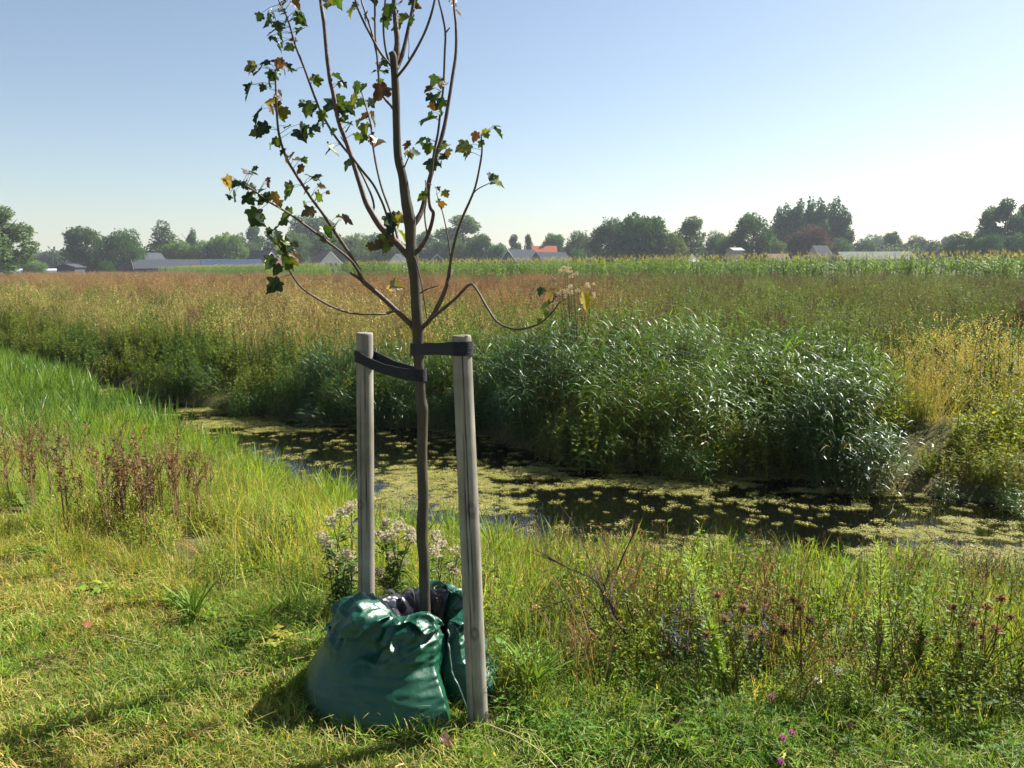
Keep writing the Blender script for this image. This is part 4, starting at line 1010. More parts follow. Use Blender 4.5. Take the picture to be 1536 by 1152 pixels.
def stake(base, top, r0, r1, cracks, knots, label):
    ax = top - base; L = ax.length; d = ax.normalized()
    s = d.cross(Vector((0, 1, 0))).normalized(); f = s.cross(d)
    nz, na = 150, 72; rows = []; cols = []
    zs = list(np.linspace(0, L - .008, nz)) + [L - .004, L - .001, L, L + .0005, L + .0005]
    rs = [1] * nz + [.975, .93, .86, .5, .0]
    for z, rk in zip(zs, rs):
        row = []; cr = []
        for j in range(na):
            a = 2 * PI * j / na; r = (r0 + (r1 - r0) * z / L)
            r *= 1 + .022 * mnoise.noise(Vector((math.cos(a) * .9, math.sin(a) * .9, z * 2.2 + r0 * 99)))
            c = 1.0
            for (za, zb, a0, w, slope) in cracks:
                ac = a0 + slope * (z - za) + .05 * mnoise.noise(Vector((z * 9, a0, 0)))
                dd = abs((a - ac + PI) % (2 * PI) - PI); e = sstep(za, za + .06, z) * (1 - sstep(zb - .06, zb, z))
                g = math.exp(-(dd / w) ** 2) * float(e); r -= .009 * g; c *= 1 - .85 * g
            for (zk, ak, rk_) in knots:
                dd = abs((a - ak + PI) % (2 * PI) - PI) * r0; q = math.hypot(dd, (z - zk) * .75)
                r += .003 * math.exp(-(q / rk_) ** 2); c *= 1 - .5 * math.exp(-((q - rk_ * .8) / (rk_ * .35)) ** 2)
            if rk < 1 and rk <= .5: c *= .8
            r *= rk
            row.append(tuple(d * z + (s * math.cos(a) + f * math.sin(a)) * r)); cr.append((c, c, c))
        row.append(row[0]); cr.append(cr[0])
        rows.append(row); cols.append(cr)
    o = link('wooden_stake', gridmesh('wooden_stake', np.array(rows), M['stake'], col=np.array(cols)), loc=base)
    tag(o, label, 'stake', 'stakes holding the sapling'); return o
def under(v, z): return Vector((v.x, v.y, z))
sb = PZ(717, 1080, 0); sY = sb.y; st = PY(692, 503, sY + .02); sb2 = sb + (sb - st).normalized() * .12
FA = -PI / 2     # angle that faces the camera is found from s, f: s = right, f = towards -y or +y
stake(sb2, st, .0370, .0325, [(.05, 1.2, -PI / 2 + .35, .035, -.12), (.5, 1.48, -PI / 2 - .15, .04, .1), (.1, .8, PI / 2 + .2, .035, .2), (.7, 1.48, PI / 2 - .1, .035, -.3)],
      [(.46, -PI / 2 - .1, .016), (.9, -PI / 2 - .35, .018), (.46, PI / 2 - .1, .016), (.92, PI / 2 + .3, .018)], 'right-hand grey wooden stake, nearest the camera, leaning slightly left')
lY = 3.15; lb = PY(549, 960, lY); lb.z = -.12; lt_ = PY(547, 499, lY)
stake(lb, lt_, .0345, .0335, [(.1, 1.3, -PI / 2 + .4, .035, .05), (.6, 1.4, -PI / 2 - .3, .03, .2), (.1, 1.1, PI / 2 - .4, .04, -.05), (.6, 1.4, PI / 2 + .2, .03, .1)],
      [(.75, -PI / 2 + .5, .014), (.8, PI / 2 - .5, .014)], 'left-hand grey wooden stake, farther back, standing upright behind the green bag')
# ------------------------------------------------------------------ ties
M['webbing'] = plain('black_webbing', (.012, .013, .018), .75, (.02, .021, .027), 90, .3, .5, (1, 1, 3))
def tie(A, ra, B, rb, za, zb, h, label, sag=0.0):
    """flat band looped round two round posts: A, B centres in plan"""
    A = Vector(A); B = Vector(B); D = (B - A); L = D.length; u = D.normalized(); w = Vector((-u.y, u.x))
    ph = math.acos((ra - rb) / L); pts = []
    for k in range(17):
        a = ph + (2 * PI - 2 * ph) * k / 16; v = A + (u * math.cos(a) + w * math.sin(a)) * ra; pts.append((v, 0.0))
    q0 = pts[-1][0]; a = -ph; q1 = B + (u * math.cos(a) + w * math.sin(a)) * rb
    for k in range(1, 8): pts.append((q0.lerp(q1, k / 8), k / 8))
    for k in range(17):
        a = -ph + 2 * ph * k / 16; v = B + (u * math.cos(a) + w * math.sin(a)) * rb; pts.append((v, 1.0))
    q0 = pts[-1][0]; q1 = pts[0][0]
    for k in range(1, 8): pts.append((q0.lerp(q1, k / 8), 1 - k / 8))
    n = len(pts); c2 = (A + B) / 2; vs = []; th = .0035
    for i, (v, t) in enumerate(pts):
        tg = (pts[(i + 1) % n][0] - pts[i - 1][0]).normalized(); nrm = Vector((tg.y, -tg.x))
        if nrm.dot(v - (A if t < .3 else B if t > .7 else c2)) < 0: nrm = -nrm
        z = za + (zb - za) * t - sag * 4 * t * (1 - t) + .003 * mnoise.noise(Vector((v.x * 30, v.y * 30, 0)))
        hh = h * (1 - .12 * 4 * t * (1 - t))
        for s_, r_ in ((-1, 0), (1, 0), (1, th), (-1, th)):
            p_ = v + nrm * r_; vs.append((p_.x, p_.y, z + s_ * hh / 2))
    fs = [(i * 4 + j, ((i + 1) % n) * 4 + j, ((i + 1) % n) * 4 + (j + 1) % 4, i * 4 + (j + 1) % 4) for i in range(n) for j in range(4)]
    o0 = Vector((A.x, A.y, za)); b = MB(); b.add([tuple(Vector(v) - o0) for v in vs], fs, (1, 1, 1))
    o = link('tree_tie', b.mesh('tree_tie', M['webbing']), loc=o0); tag(o, label, 'strap', 'black ties between the stakes and the sapling'); return o
tr1 = PY(627, 524, TY - .006); tr2 = PY(629, 562, TY - .006)
s1 = PY(693, 522, sY + .02); s2 = PY(547, 534, lY)
tie((s1.x, s1.y), .0355, (tr1.x, tr1.y), .025, s1.z, tr1.z, .046, 'upper black webbing tie from the right-hand stake to the trunk')
tie((s2.x, s2.y), .0375, (tr2.x, tr2.y), .025, s2.z, tr2.z, .046, 'lower black webbing tie slanting from the left-hand stake to the trunk', .012)
for sx, lab in ():
    pass

# ------------------------------------------------------------------ watering bag
def bag_mat():
    m, n, l, p, out = nt('green_tarpaulin')
    tc = n.new('ShaderNodeTexCoord')
    t = n.new('ShaderNodeTexNoise'); t.inputs['Scale'].default_value = 9; t.inputs['Detail'].default_value = 5; l.new(tc.outputs['Object'], t.inputs['Vector'])
    r = n.new('ShaderNodeValToRGB'); r.color_ramp.elements[0].color = (.003, .050, .024, 1); r.color_ramp.elements[1].color = (.005, .075, .036, 1)
    l.new(t.outputs[0], r.inputs[0])
    d = n.new('ShaderNodeTexNoise'); d.inputs['Scale'].default_value = 26; d.inputs['Detail'].default_value = 8; l.new(tc.outputs['Object'], d.inputs['Vector'])
    rd = n.new('ShaderNodeValToRGB'); rd.color_ramp.elements[0].position = .66; rd.color_ramp.elements[1].position = .78
    rd.color_ramp.elements[0].color = (0, 0, 0, 1); rd.color_ramp.elements[1].color = (.5, .5, .5, 1); l.new(d.outputs[0], rd.inputs[0])
    mx = n.new('ShaderNodeMix'); mx.data_type = 'RGBA'; l.new(rd.outputs[0], mx.inputs[0]); l.new(r.outputs[0], mx.inputs[6]); mx.inputs[7].default_value = (.09, .11, .07, 1)
    l.new(mx.outputs[2], p.inputs['Base Color'])
    rr = n.new('ShaderNodeMapRange'); rr.inputs[3].default_value = .26; rr.inputs[4].default_value = .46; l.new(t.outputs[0], rr.inputs[0]); l.new(rr.outputs[0], p.inputs['Roughness'])
    p.inputs['Specular IOR Level'].default_value = .55
    wv = n.new('ShaderNodeTexWave'); wv.inputs['Scale'].default_value = 160; wv.wave_type = 'BANDS'; wv.bands_direction = 'Z'; l.new(tc.outputs['Object'], wv.inputs['Vector'])
    w2 = n.new('ShaderNodeTexNoise'); w2.inputs['Scale'].default_value = 55; w2.inputs['Detail'].default_value = 3; l.new(tc.outputs['Object'], w2.inputs['Vector'])
    ad = n.new('ShaderNodeMath'); ad.operation = 'MULTIPLY_ADD'; l.new(wv.outputs['Fac'], ad.inputs[0]); ad.inputs[1].default_value = .18; l.new(w2.outputs[0], ad.inputs[2])
    b = n.new('ShaderNodeBump'); b.inputs['Strength'].default_value = .35; b.inputs['Distance'].default_value = .004; l.new(ad.outputs[0], b.inputs['Height']); l.new(b.outputs[0], p.inputs['Normal'])
    return m
M['bag'] = bag_mat()
BC = Vector((-.432, 2.885, 0)); TC = Vector((tbase.x, tbase.y, 0))
bag = bpy.data.objects.new('watering_bag', None); COL.objects.link(bag); bag.location = BC
tag(bag, 'crumpled dark green tree watering bag wrapped around the foot of the sapling', 'watering bag')
PROF = cat([(.12, -.03), (.32, -.03), (.376, .0), (.382, .03), (.352, .09), (.306, .155), (.262, .22), (.222, .275), (.18, .305), (.145, .285), (.12, .22), (.10, .12), (.09, .0)], 13)
RI = int(np.argmax(PROF[:, 1]))
def N3(x, y, z): return mnoise.noise(Vector((x, y, z)))
def rlim(phi):                                  # the rear is drawn in where the far stake stands
    d = (phi - R(127) + PI) % (2 * PI) - PI
    return 1 - .30 * math.exp(-(d / .42) ** 2)
def bagpt(phi, r, z, H, k, seed):
    zz = z * (H / .305) if z > 0 else z
    hgt = max(0, zz) / .3
    outer = 1.0
    def rg(x, y, z): return .35 - abs(N3(x, y, z)) ** .8
    lw = float(sstep(.06, .3, hgt)) * (.35 + .65 * float(sstep(R(-150), R(-85), phi)))
    low = (.012 * rg(phi * 1.2 + seed, zz * 24 + phi * 1.1, seed) + .007 * rg(phi * 2.4 + zz * 3, zz * 52 - phi * 1.3, seed + 4)) * lw + .012 * N3(phi * 1.1, zz * 4, seed + 2)
    cx, cy = math.cos(phi) * r, math.sin(phi) * r
    top = (.060 * rg(cx * 6.5 + seed, cy * 6.5, zz * 8) + .016 * rg(cx * 19, cy * 19 + seed, zz * 22)) * float(sstep(.5, .85, hgt))
    dents = -.012 * max(0, N3(phi * 3.2, zz * 9, seed + 15)) * float(sstep(.1, .4, hgt))
    rr = (.2 + (r - .2) * k + (low + top + dents) * k) * rlim(phi)
    zz += top * .8 * (1 if zz > .1 else 0)
    t = min(1, max(0, (r - .09) / .2)); c = TC.lerp(BC, t) - BC
    return (c.x + math.cos(phi) * rr, c.y + math.sin(phi) * rr, zz)
def panel(p0, p1, Hf, seed, nu=330):
    rows = []
    for i in range(nu):
        u = i / (nu - 1); phi = R(p0 + (p1 - p0) * u); k = min(1, (min(u, 1 - u) / .07 + .0004)) ** .5
        H = Hf(p0 + (p1 - p0) * u) * (.7 + .3 * k)
        rows.append([bagpt(phi, r, z, H, max(.05, k), seed) for r, z in PROF])
    return np.array(rows)
def H1(p): return float(np.interp(p, [-225, -190, -165, -148, -128, -112, -92, -78, -60, -47], [.26, .295, .335, .362, .335, .305, .32, .325, .295, .23]))
def H2(p): return float(np.interp(p, [-43, -25, 0, 25, 50, 80, 118], [.25, .265, .265, .29, .315, .29, .25]))
link('bag_panel', gridmesh('bag_panel', panel(-224, -46, H1, 3.0), M['bag']), bag)
link('bag_panel', gridmesh('bag_panel', panel(-44, 119, H2, 9.0), M['bag']), bag)
def flap(p0, p1, Lf, Hf, seed, lift=.012, nu=170, nv=60):
    seg = PROF[:RI + 1][::-1]; d = np.concatenate([[0], np.cumsum(np.hypot(*np.diff(seg, axis=0).T))])
    rows = []
    for i in range(nu):
        u = i / (nu - 1); pd = p0 + (p1 - p0) * u; phi = R(pd); row = []
        for j in range(nv):
            s = j / (nv - 1); a = -.02 + (Lf(pd) + .02) * s
            r = float(np.interp(max(a, 0), d, seg[:, 0])); z = float(np.interp(max(a, 0), d, seg[:, 1]))
            if a < 0: r += a * .9; z -= .004
            x, y, zz = bagpt(phi, r, z, Hf(pd), 1, seed)
            cr = .055 * (.3 - abs(N3(x * 6.5, y * 6.5 + seed, zz * 7 + s)) ** .8) + .012 * (.3 - abs(N3(x * 20 + seed, y * 20, zz * 20)) ** .8)
            o = lift + .020 * s * (1 - .4 * s) + cr
            row.append((x + math.cos(phi) * o, y + math.sin(phi) * o, zz + .35 * o + .010))
        rows.append(row)
    me = gridmesh('folded_flap', np.array(rows), M['bag'], smooth=True)
    o = link('folded_flap', me, bag); s_ = o.modifiers.new('thick', 'SOLIDIFY'); s_.thickness = .003; return o
flap(-186, -113, lambda p: float(np.interp(p, [-186, -176, -164, -150, -135, -122, -113], [.05, .10, .155, .12, .135, .10, .02])), H1, 3.0, .016)
flap(-106, -54, lambda p: float(np.interp(p, [-106, -96, -85, -70, -60, -54], [.01, .035, .03, .075, .05, .01])), H1, 3.6, .003)
flap(-36, 60, lambda p: float(np.interp(p, [-36, -20, 0, 30, 60], [.03, .06, .045, .04, .02])), H2, 9.4, .004)
# zip seam between the two panels
b = MB(); zs = []
for j in range(30):
    t = j / 29; i = 19 + t * (RI - 22); r = float(np.interp(i, range(len(PROF)), PROF[:, 0])); z = float(np.interp(i, range(len(PROF)), PROF[:, 1]))
    x, y, zz = bagpt(R(-45), r * .965, z, .25, 1, 3.0); zs.append((x, y, zz))
b.tube(zs, .0045, (1, 1, 1), 6)
M['zip'] = plain('dark_zip', (.015, .05, .035), .5, (.03, .08, .055), 120, .4)
link('zip_seam', b.mesh('zip_seam', M['zip']), bag)
# black liner and handle loops in the mouth of the bag
M['liner'] = plain('black_plastic', (.010, .010, .014), .3, (.02, .02, .026), 30, .5, .3)
rows = []
for i in range(80):
    phi = R(35 + 185 * i / 79); row = []
    for j in range(14):
        s = j / 13; r = .07 + .085 * s; z = .13 + .165 * math.sin(s * 2.0) + .035 * N3(phi * 1.6, s * 1.5, 5) + .018 * (.3 - abs(N3(phi * 3.1 + s * 2, s * 5, 8)))
        c = TC - BC
        r += .02 * N3(phi * 2.2, s * 2, 1) + .012 * (.3 - abs(N3(phi * 3 - s * 3, s * 6, 4))); row.append((c.x * (1 - s * .5) + math.cos(phi) * r, c.y * (1 - s * .5) + math.sin(phi) * r, z))
    rows.append(row)
o = link('black_liner', gridmesh('black_liner', np.array(rows), M['liner']), bag); s_ = o.modifiers.new('thick', 'SOLIDIFY'); s_.thickness = .002
M['clear'] = plain('milky_plastic', (.55, .53, .58), .25, (.35, .33, .38), 40, .6)
for (x, y), tall, rad in (((583, 897), .050, .030), ((612, 893), .045, .026)):
    q = PY(x, y, 2.99) - BC; b = MB(); pts = []
    for k in range(15):
        a = PI * k / 14; pts.append((q.x + math.cos(a) * rad, q.y + .01 * math.sin(a * 2), q.z - .02 + math.sin(a) * tall))
    for k in range(14):
        p0, p1 = Vector(pts[k]), Vector(pts[k + 1]); w = Vector((0, .013, 0))
        b.add([tuple(p0 - w), tuple(p1 - w), tuple(p1 + w), tuple(p0 + w), tuple(p0 - w * .9 + Vector((0, 0, .003))), tuple(p1 - w * .9 + Vector((0, 0, .003))), tuple(p1 + w * .9 + Vector((0, 0, .003))), tuple(p0 + w * .9 + Vector((0, 0, .003)))], [(3, 2, 1, 0), (4, 5, 6, 7), (0, 1, 5, 4), (2, 3, 7, 6)], (1, 1, 1))
    link('handle_loop', b.mesh('handle_loop', M['webbing']), bag)
b = MB(); q = PY(580, 906, 2.93) - BC
vs = []
for i in range(9):
    for j in range(5):
        vs.append((q.x - .035 + .0088 * i, q.y + .006 * N3(i * .6, j * .5, 2), q.z - .016 + .008 * j + .008 * N3(i * .5, j, 7)))
b.add(vs, [(i * 5 + j, (i + 1) * 5 + j, (i + 1) * 5 + j + 1, i * 5 + j + 1) for i in range(8) for j in range(4)], (1, 1, 1))
o = link('plastic_label', b.mesh('plastic_label', M['clear'], True), bag); s_ = o.modifiers.new('thick', 'SOLIDIFY'); s_.thickness = .0015

# ------------------------------------------------------------------ single plants that stand out
random.seed(77)
def root_at(px, py, lab, name, cat_, group=None, zg=None, Y=None):
    """an Empty on the ground under a pixel column: either where the pixel meets the ground or at depth Y"""
    if Y is None:
        q = PZ(px, py, 0)
        for _ in range(12): q = PZ(px, py, float(zt(q.x, q.y)))
    else:
        q = PY(px, py, Y); q.z = float(zt(q.x, Y))
    e = bpy.data.objects.new(name, None); COL.objects.link(e); e.location = q; tag(e, lab, cat_, group)
    return e, q
def fluff_mesh(seed, n=26, r=.030):
    random.seed(seed); b = MB()
    for i in range(n):
        d = Vector((rnd(-1, 1), rnd(-1, 1), rnd(-.4, 1))).normalized() * r * rnd(.3, 1)
        for k in range(5): b.leaf(d, (rnd(-1, 1), rnd(-1, 1), rnd(-.5, 1)), (rnd(-1, 1), rnd(-1, 1), rnd(-1, 1)), rnd(.007, .013), .006, jit((.56, .49, .34), .22))
    return b.mesh('flower_head', M['fluff'])
FL = [fluff_mesh(s) for s in range(5)]
def agrimony(px, Y, heads, lab):
    e, base = root_at(px, 900, lab, 'hemp_agrimony', 'plant', 'fluffy seed-headed plants behind the green bag', Y=Y)
    bs, bl = MB(), MB()
    for (x, y) in heads:
        t = PY(x, y, Y + rnd(-.12, .12)) - base; f = Vector((rnd(-.05, .05), rnd(-.05, .05), 0)); m_ = f.lerp(t, .55) + Vector((rnd(-.02, .02), rnd(-.02, .02), .03))
        bs.tube([f, m_, t], [.004, .003, .002], (.11, .085, .04), 4, False)
        for k in range(34):
            q = f.lerp(m_, rnd(.1, 1)) if k < 20 else m_.lerp(t, rnd(0, .9)); bl.leaf(q, V_(rnd(0, 6.28), rnd(-.3, .6)), (rnd(-.4, .4), rnd(-.4, .4), 1), rnd(.04, .08), rnd(.012, .022), jit((.085, .15, .03), .3))
        for k in range(3): link('flower_head', random.choice(FL), e, loc=t + Vector((rnd(-.022, .022), rnd(-.02, .02), rnd(-.016, .016))), rot=(0, 0, rnd(0, 6)), scale=rnd(.75, 1.2), color=(1, 1, 1))
    link('stem', bs.mesh('stem', M['plant']), e, color=(1, 1, 1)); link('foliage', bl.mesh('foliage', M['plant']), e, color=(1, 1, 1))
agrimony(512, 3.55, [(497, 780), (511, 771), (527, 764), (529, 788), (483, 802), (493, 816), (500, 830), (519, 836), (526, 856), (520, 872), (506, 850)], 'leafy plant with cream fluffy seed heads left of the left-hand stake')
agrimony(592, 3.6, [(578, 787), (575, 804), (597, 790), (613, 809), (622, 803), (592, 836), (600, 842), (572, 860), (574, 872), (585, 800)], 'leafy plant with cream fluffy seed heads between left-hand stake and trunk')
agrimony(668, 3.7, [(654, 806), (657, 830), (688, 828), (660, 818), (680, 856)], 'leafy plant with cream fluffy seed heads between trunk and right-hand stake')

# dead twiggy shrub
e, base = root_at(948, 1000, 'dead dark twiggy shrub leaning left in the bank grass', 'dead_shrub', 'shrub', Y=3.15)
def twig(pts, r0, r1, side=10, Y=3.15, name='branch'):
    W_ = [PY(x, y, Y + rnd(-.1, .1) * i) - base for i, (x, y) in enumerate(pts)]
    C_ = cat([tuple(w) for w in W_], 5); n = len(C_); b = MB()
    b.tube(C_, [r0 + (r1 - r0) * i / n for i in range(n)], (1, 1, 1), 5)
    for k in range(side):
        i = random.randrange(2, n); q = Vector(C_[i]); d = (Vector(C_[i]) - Vector(C_[i - 1])).normalized(); d = (d + Vector((rnd(-1, 1), rnd(-.7, .7), rnd(-.3, .9))) * .8).normalized(); L = rnd(.05, .2)
        b.tube([q, q + d * L * .5 + Vector((rnd(-.01, .01), 0, rnd(-.01, .01))), q + d * L], [.002, .0015, .0008], (1, 1, 1), 3, False)
    link(name, b.mesh(name, M['deadwood']), e)
M['deadwood'] = plain('dead_wood', (.075, .055, .05), .85, (.04, .032, .03), 30, .15)
for pts, r0, r1, sd in (([(952, 1012), (940, 960), (916, 905), (926, 855), (957, 786)], .007, .002, 8), ([(948, 1012), (925, 950), (897, 876), (858, 855), (806, 826)], .006, .0015, 14),
                        ([(945, 1010), (915, 945), (877, 895), (848, 900), (820, 911)], .004, .001, 10), ([(955, 1010), (930, 930), (900, 880), (880, 830), (868, 800)], .004, .001, 12),
                        ([(950, 1010), (955, 950), (940, 900), (950, 850), (945, 800)], .004, .001, 8), ([(944, 1010), (900, 960), (880, 930), (862, 880)], .0035, .001, 12),
                        ([(958, 1012), (920, 960), (905, 900), (915, 850)], .004, .001, 10), ([(1003, 985), (985, 935), (960, 905), (935, 890)], .0025, .001, 5)):
    twig(pts, r0, r1, sd)

# horseweed spires
def spire(px, py, Y, top, wid, lab, col=(.32, .43, .08)):
    e, base = root_at(px, py, lab, 'horseweed', 'plant', 'pale green leafy spires on the near right bank', Y=Y)
    t = PY(top[0], top[1], Y) - base; b = MB(); bl = MB()
    pts = [Vector((0, 0, 0)), t * .5 + Vector((0, 0, .01)), t]; b.tube(pts, [.005, .004, .0015], (.2, .22, .06), 5, False)
    for k in range(900):
        u = rnd(.12, 1) ; q = Vector((0, 0, 0)).lerp(t, u) + Vector((0, 0, .01)) * math.sin(u * PI)
        w = wid * (1.15 - .75 * u) if u > .45 else wid * .7
        a = rnd(0, 6.28); d = V_(a, rnd(.5, 1.2)); q2 = q + d * w * rnd(.1, 1)
        L = rnd(.025, .06) if u < .5 else rnd(.010, .026)
        bl.leaf(q2 if u > .5 else q, V_(a, rnd(.1, 1.2)), (rnd(-.4, .4), rnd(-.4, .4), 1), L, L * .22, jit(col, .3))
    link('stem', b.mesh('stem', M['plant']), e, color=(1, 1, 1)); link('foliage', bl.mesh('foliage', M['plant']), e, color=(1, 1, 1))
spire(1318, 1050, 2.85, (1321, 822), .085, 'tall pale green leafy spire standing upright right of the dead shrub')
spire(1094, 1050, 2.75, (1034, 838), .075, 'pale green leafy spire leaning left just right of the dead shrub')
spire(1372, 1030, 2.9, (1392, 862), .07, 'shorter green leafy spire right of the tall upright one', (.2, .3, .05))

# dried thistles with round brown heads
def knob_mesh(seed):
    random.seed(seed); b = MB()
    for k in range(60):
        d = Vector((rnd(-1, 1), rnd(-1, 1), rnd(-1, 1))).normalized(); b.leaf(d * .006, d + Vector((0, 0, .5)), (rnd(-1, 1), rnd(-1, 1), rnd(-1, 1)), rnd(.008, .015), .005, jit((.34, .22, .10), .35))
    b.blob((0, 0, 0), .009, (.10, .06, .03)); return b.mesh('seed_head', M['fluff'])
KN = [knob_mesh(s + 40) for s in range(3)]
def thistle(px, py, Y, heads, lab, dark=1.0):
    e, base = root_at(px, py, lab, 'dried_thistle', 'plant', 'dried brown thistles on the near right bank', Y=Y); b = MB()
    for (x, y) in heads:
        t = PY(x, y, Y + rnd(-.12, .12)) - base
        b.tube([(rnd(-.02, .02), rnd(-.02, .02), 0), t * .5 + Vector((rnd(-.03, .03), 0, .02)), t], [.003, .0022, .0014], (.13, .09, .05), 4, False)
        link('seed_head', random.choice(KN), e, loc=t, rot=(rnd(-.4, .4), rnd(-.4, .4), rnd(0, 6)), scale=rnd(1.0, 1.5), color=(dark,) * 3)
    link('stem', b.mesh('stem', M['plant']), e, color=(1, 1, 1))
thistle(1100, 1040, 2.75, [(1076, 893), (1060, 953), (1115, 912), (1143, 948), (1156, 970), (1086, 930), (1128, 952)], 'dried thistle with round brown heads beside the leaning green spire')
thistle(1205, 1030, 2.8, [(1200, 912), (1190, 900), (1215, 930), (1176, 945)], 'darkest dried thistle with blackish heads between the two green spires', .35)
thistle(1465, 1030, 2.75, [(1430, 911), (1480, 909), (1502, 898), (1460, 937), (1440, 968), (1516, 925), (1472, 955), (1495, 945), (1405, 960), (1425, 1010)], 'dried thistle with many round tan heads near the right picture edge')
thistle(1050, 1120, 2.55, [(1012, 1082), (1030, 1064), (1050, 1080), (1092, 1068), (1108, 1090), (1080, 1100), (1035, 1110)], 'low dried thistle with dark heads at the lawn edge', .45)

# clover, yarrow, mint
def ball_mesh(seed, col, r=.011):
    random.seed(seed); b = MB()
    for k in range(70):
        d = Vector((rnd(-1, 1), rnd(-1, 1), rnd(-.6, 1))).normalized(); b.leaf(d * r * .3, d, (rnd(-1, 1), rnd(-1, 1), rnd(-1, 1)), r * rnd(.6, .9), r * .35, jit(col, .25))
    return b.mesh('flower_head', M['fluff'])
PK = ball_mesh(3, (.48, .14, .30)); DP = ball_mesh(4, (.26, .12, .10))
for (x, y, me, lab) in ((1174, 1107, PK, 'pink clover flower, left of the two nearest the lawn edge'), (1188, 1099, PK, 'pink clover flower, right of the two nearest the lawn edge'), (1171, 1142, PK, 'pink clover flower lowest in the picture'),
                        (1274, 1087, DP, 'dusky fading clover flower above the straw-coloured tuft'), (1157, 1045, PK, 'pale pink clover flower above the dark herbs')):
    e, base = root_at(x - 3, y + 45, lab, 'clover_flower', 'flower', 'clover flowers along the lawn edge'); t = PY(x, y, base.y) - base
    b = MB(); b.tube([(0, 0, 0), t * .6 + Vector((.004, 0, 0)), t], .0014, (.09, .15, .03), 4, False)
    link('stem', b.mesh('stem', M['plant']), e, color=(1, 1, 1)); link('flower_head', me, e, loc=t, color=(1, 1, 1))
    b = MB()
    for k in range(4):
        q = Vector((rnd(-.02, .02), rnd(-.02, .02), rnd(.02, .06)))
        for j in range(3): b.leaf(q, V_(j * 2.09 + k, .3), (0, 0, 1), .022, .016, jit((.06, .13, .03), .2))
    link('foliage', b.mesh('foliage', M['plant']), e, color=(1, 1, 1))
def umbel_mesh(seed):
    random.seed(seed); b = MB()
    for k in range(60):
        x, y = disc(.026); b.leaf((x, y, .006 - (x * x + y * y) * 6 + rnd(-.002, .002)), V_(rnd(0, 6.28), .2), (rnd(-.3, .3), rnd(-.3, .3), 1), .008, .007, jit((.68, .66, .56), .15))
    return b.mesh('flower_head', M['fluff'])
UM = umbel_mesh(5)
for (x, y, lab) in ((1225, 1022, 'left white yarrow flower head among the dark herbs'), (1257, 1008, 'right white yarrow flower head among the dark herbs'), (1012, 962, 'small white yarrow flower head beside the purple mint')):
    e, base = root_at(x + 4, y + 80, lab, 'yarrow', 'flower', 'white yarrow flowers', Y=2.75 if x > 1100 else 3.05); t = PY(x, y, base.y) - base
    b = MB(); b.tube([(0, 0, 0), t * .6, t - Vector((0, 0, .015))], .002, (.10, .13, .04), 4, False)
    for k in range(6): b.tube([t - Vector((0, 0, .016)), t + Vector((math.cos(k) * .016, math.sin(k) * .016, 0))], .0008, (.10, .13, .04), 3, False)
    link('stem', b.mesh('stem', M['plant']), e, color=(1, 1, 1)); link('flower_head', UM, e, loc=t, rot=(rnd(-.15, .3), rnd(-.2, .2), 0), color=(1, 1, 1))
def mint_mesh(seed):
    random.seed(seed); bs, bf = MB(), MB()
    for i in range(7):
        x, y = disc(.06); H = rnd(.2, .34); az = rnd(0, 6.28); t = Vector((x + math.cos(az) * .04, y + math.sin(az) * .04, H))
        bs.tube([(x, y, 0), t], [.002, .0012], (.09, .10, .05), 3, False)
        for k in range(18): bs.leaf(Vector((x, y, 0)).lerp(t, rnd(.15, .95)), V_(rnd(0, 6.28), rnd(-.2, .6)), (0, 0, 1), rnd(.02, .035), .014, jit((.055, .10, .03), .3))
        for z in (.72, .85, 1.0):
            q = Vector((x, y, 0)).lerp(t, z)
            for k in range(16): bf.leaf(q + Vector((rnd(-.008, .008), rnd(-.008, .008), rnd(-.006, .006))), V_(rnd(0, 6.28), rnd(-.4, 1)), (rnd(-1, 1), rnd(-1, 1), 1), .009, .006, jit((.17, .12, .15), .3))
    return bs.mesh('foliage', M['plant']), bf.mesh('flower_whorls', M['fluff'])
MT = [mint_mesh(60 + i) for i in range(3)]
for i, (x, y) in enumerate(((1010, 1030), (1060, 1030), (1125, 1030), (1030, 995))):
    e, base = root_at(x, y, ('purple-flowered mint clump nearest the dead shrub', 'purple-flowered mint clump under the leaning green spire', 'rightmost purple-flowered mint clump by the dried thistle', 'purple-flowered mint clump highest on the bank')[i], 'water_mint', 'plant', 'purple mint patch'); a, f = MT[i % 3]
    e.rotation_euler = (0, 0, rnd(0, 6)); link('foliage', a, e, color=(1, 1, 1)); tag(link('flower_whorls', f, e, color=(1, 1, 1)), kind='stuff')

# rusty dock clumps on the left bank
for (x, y, Y, h, n, lab) in ((190, 790, 4.9, .7, 32, 'tall rusty brown dock clump on the left bank'), (240, 785, 5.1, .55, 30, 'shorter rusty dock clump right of the tall one'), (20, 770, 5.3, .6, 24, 'rusty dock clump at the left picture edge')):
    e, base = root_at(x, y, lab, 'dock_plant', 'plant', 'rusty docks on the left bank', Y=Y); b = MB(); random.seed(x); dock_stand(b, h, n, .36, (.19, .12, .055))
    link('seed_stalks', b.mesh('seed_stalks', M['plant']), e, color=(1, 1, 1))
    b = MB()
    for k in range(26): xx, yy = disc(.24); b.ribbon((xx, yy, .02), V_(rnd(0, 6.28), rnd(.6, 1.2)), rnd(.12, .25), .035, 1.0, jit((.10, .15, .03), .3), 4, prof=1)
    link('foliage', b.mesh('foliage', M['plant']), e, color=(1, 1, 1))
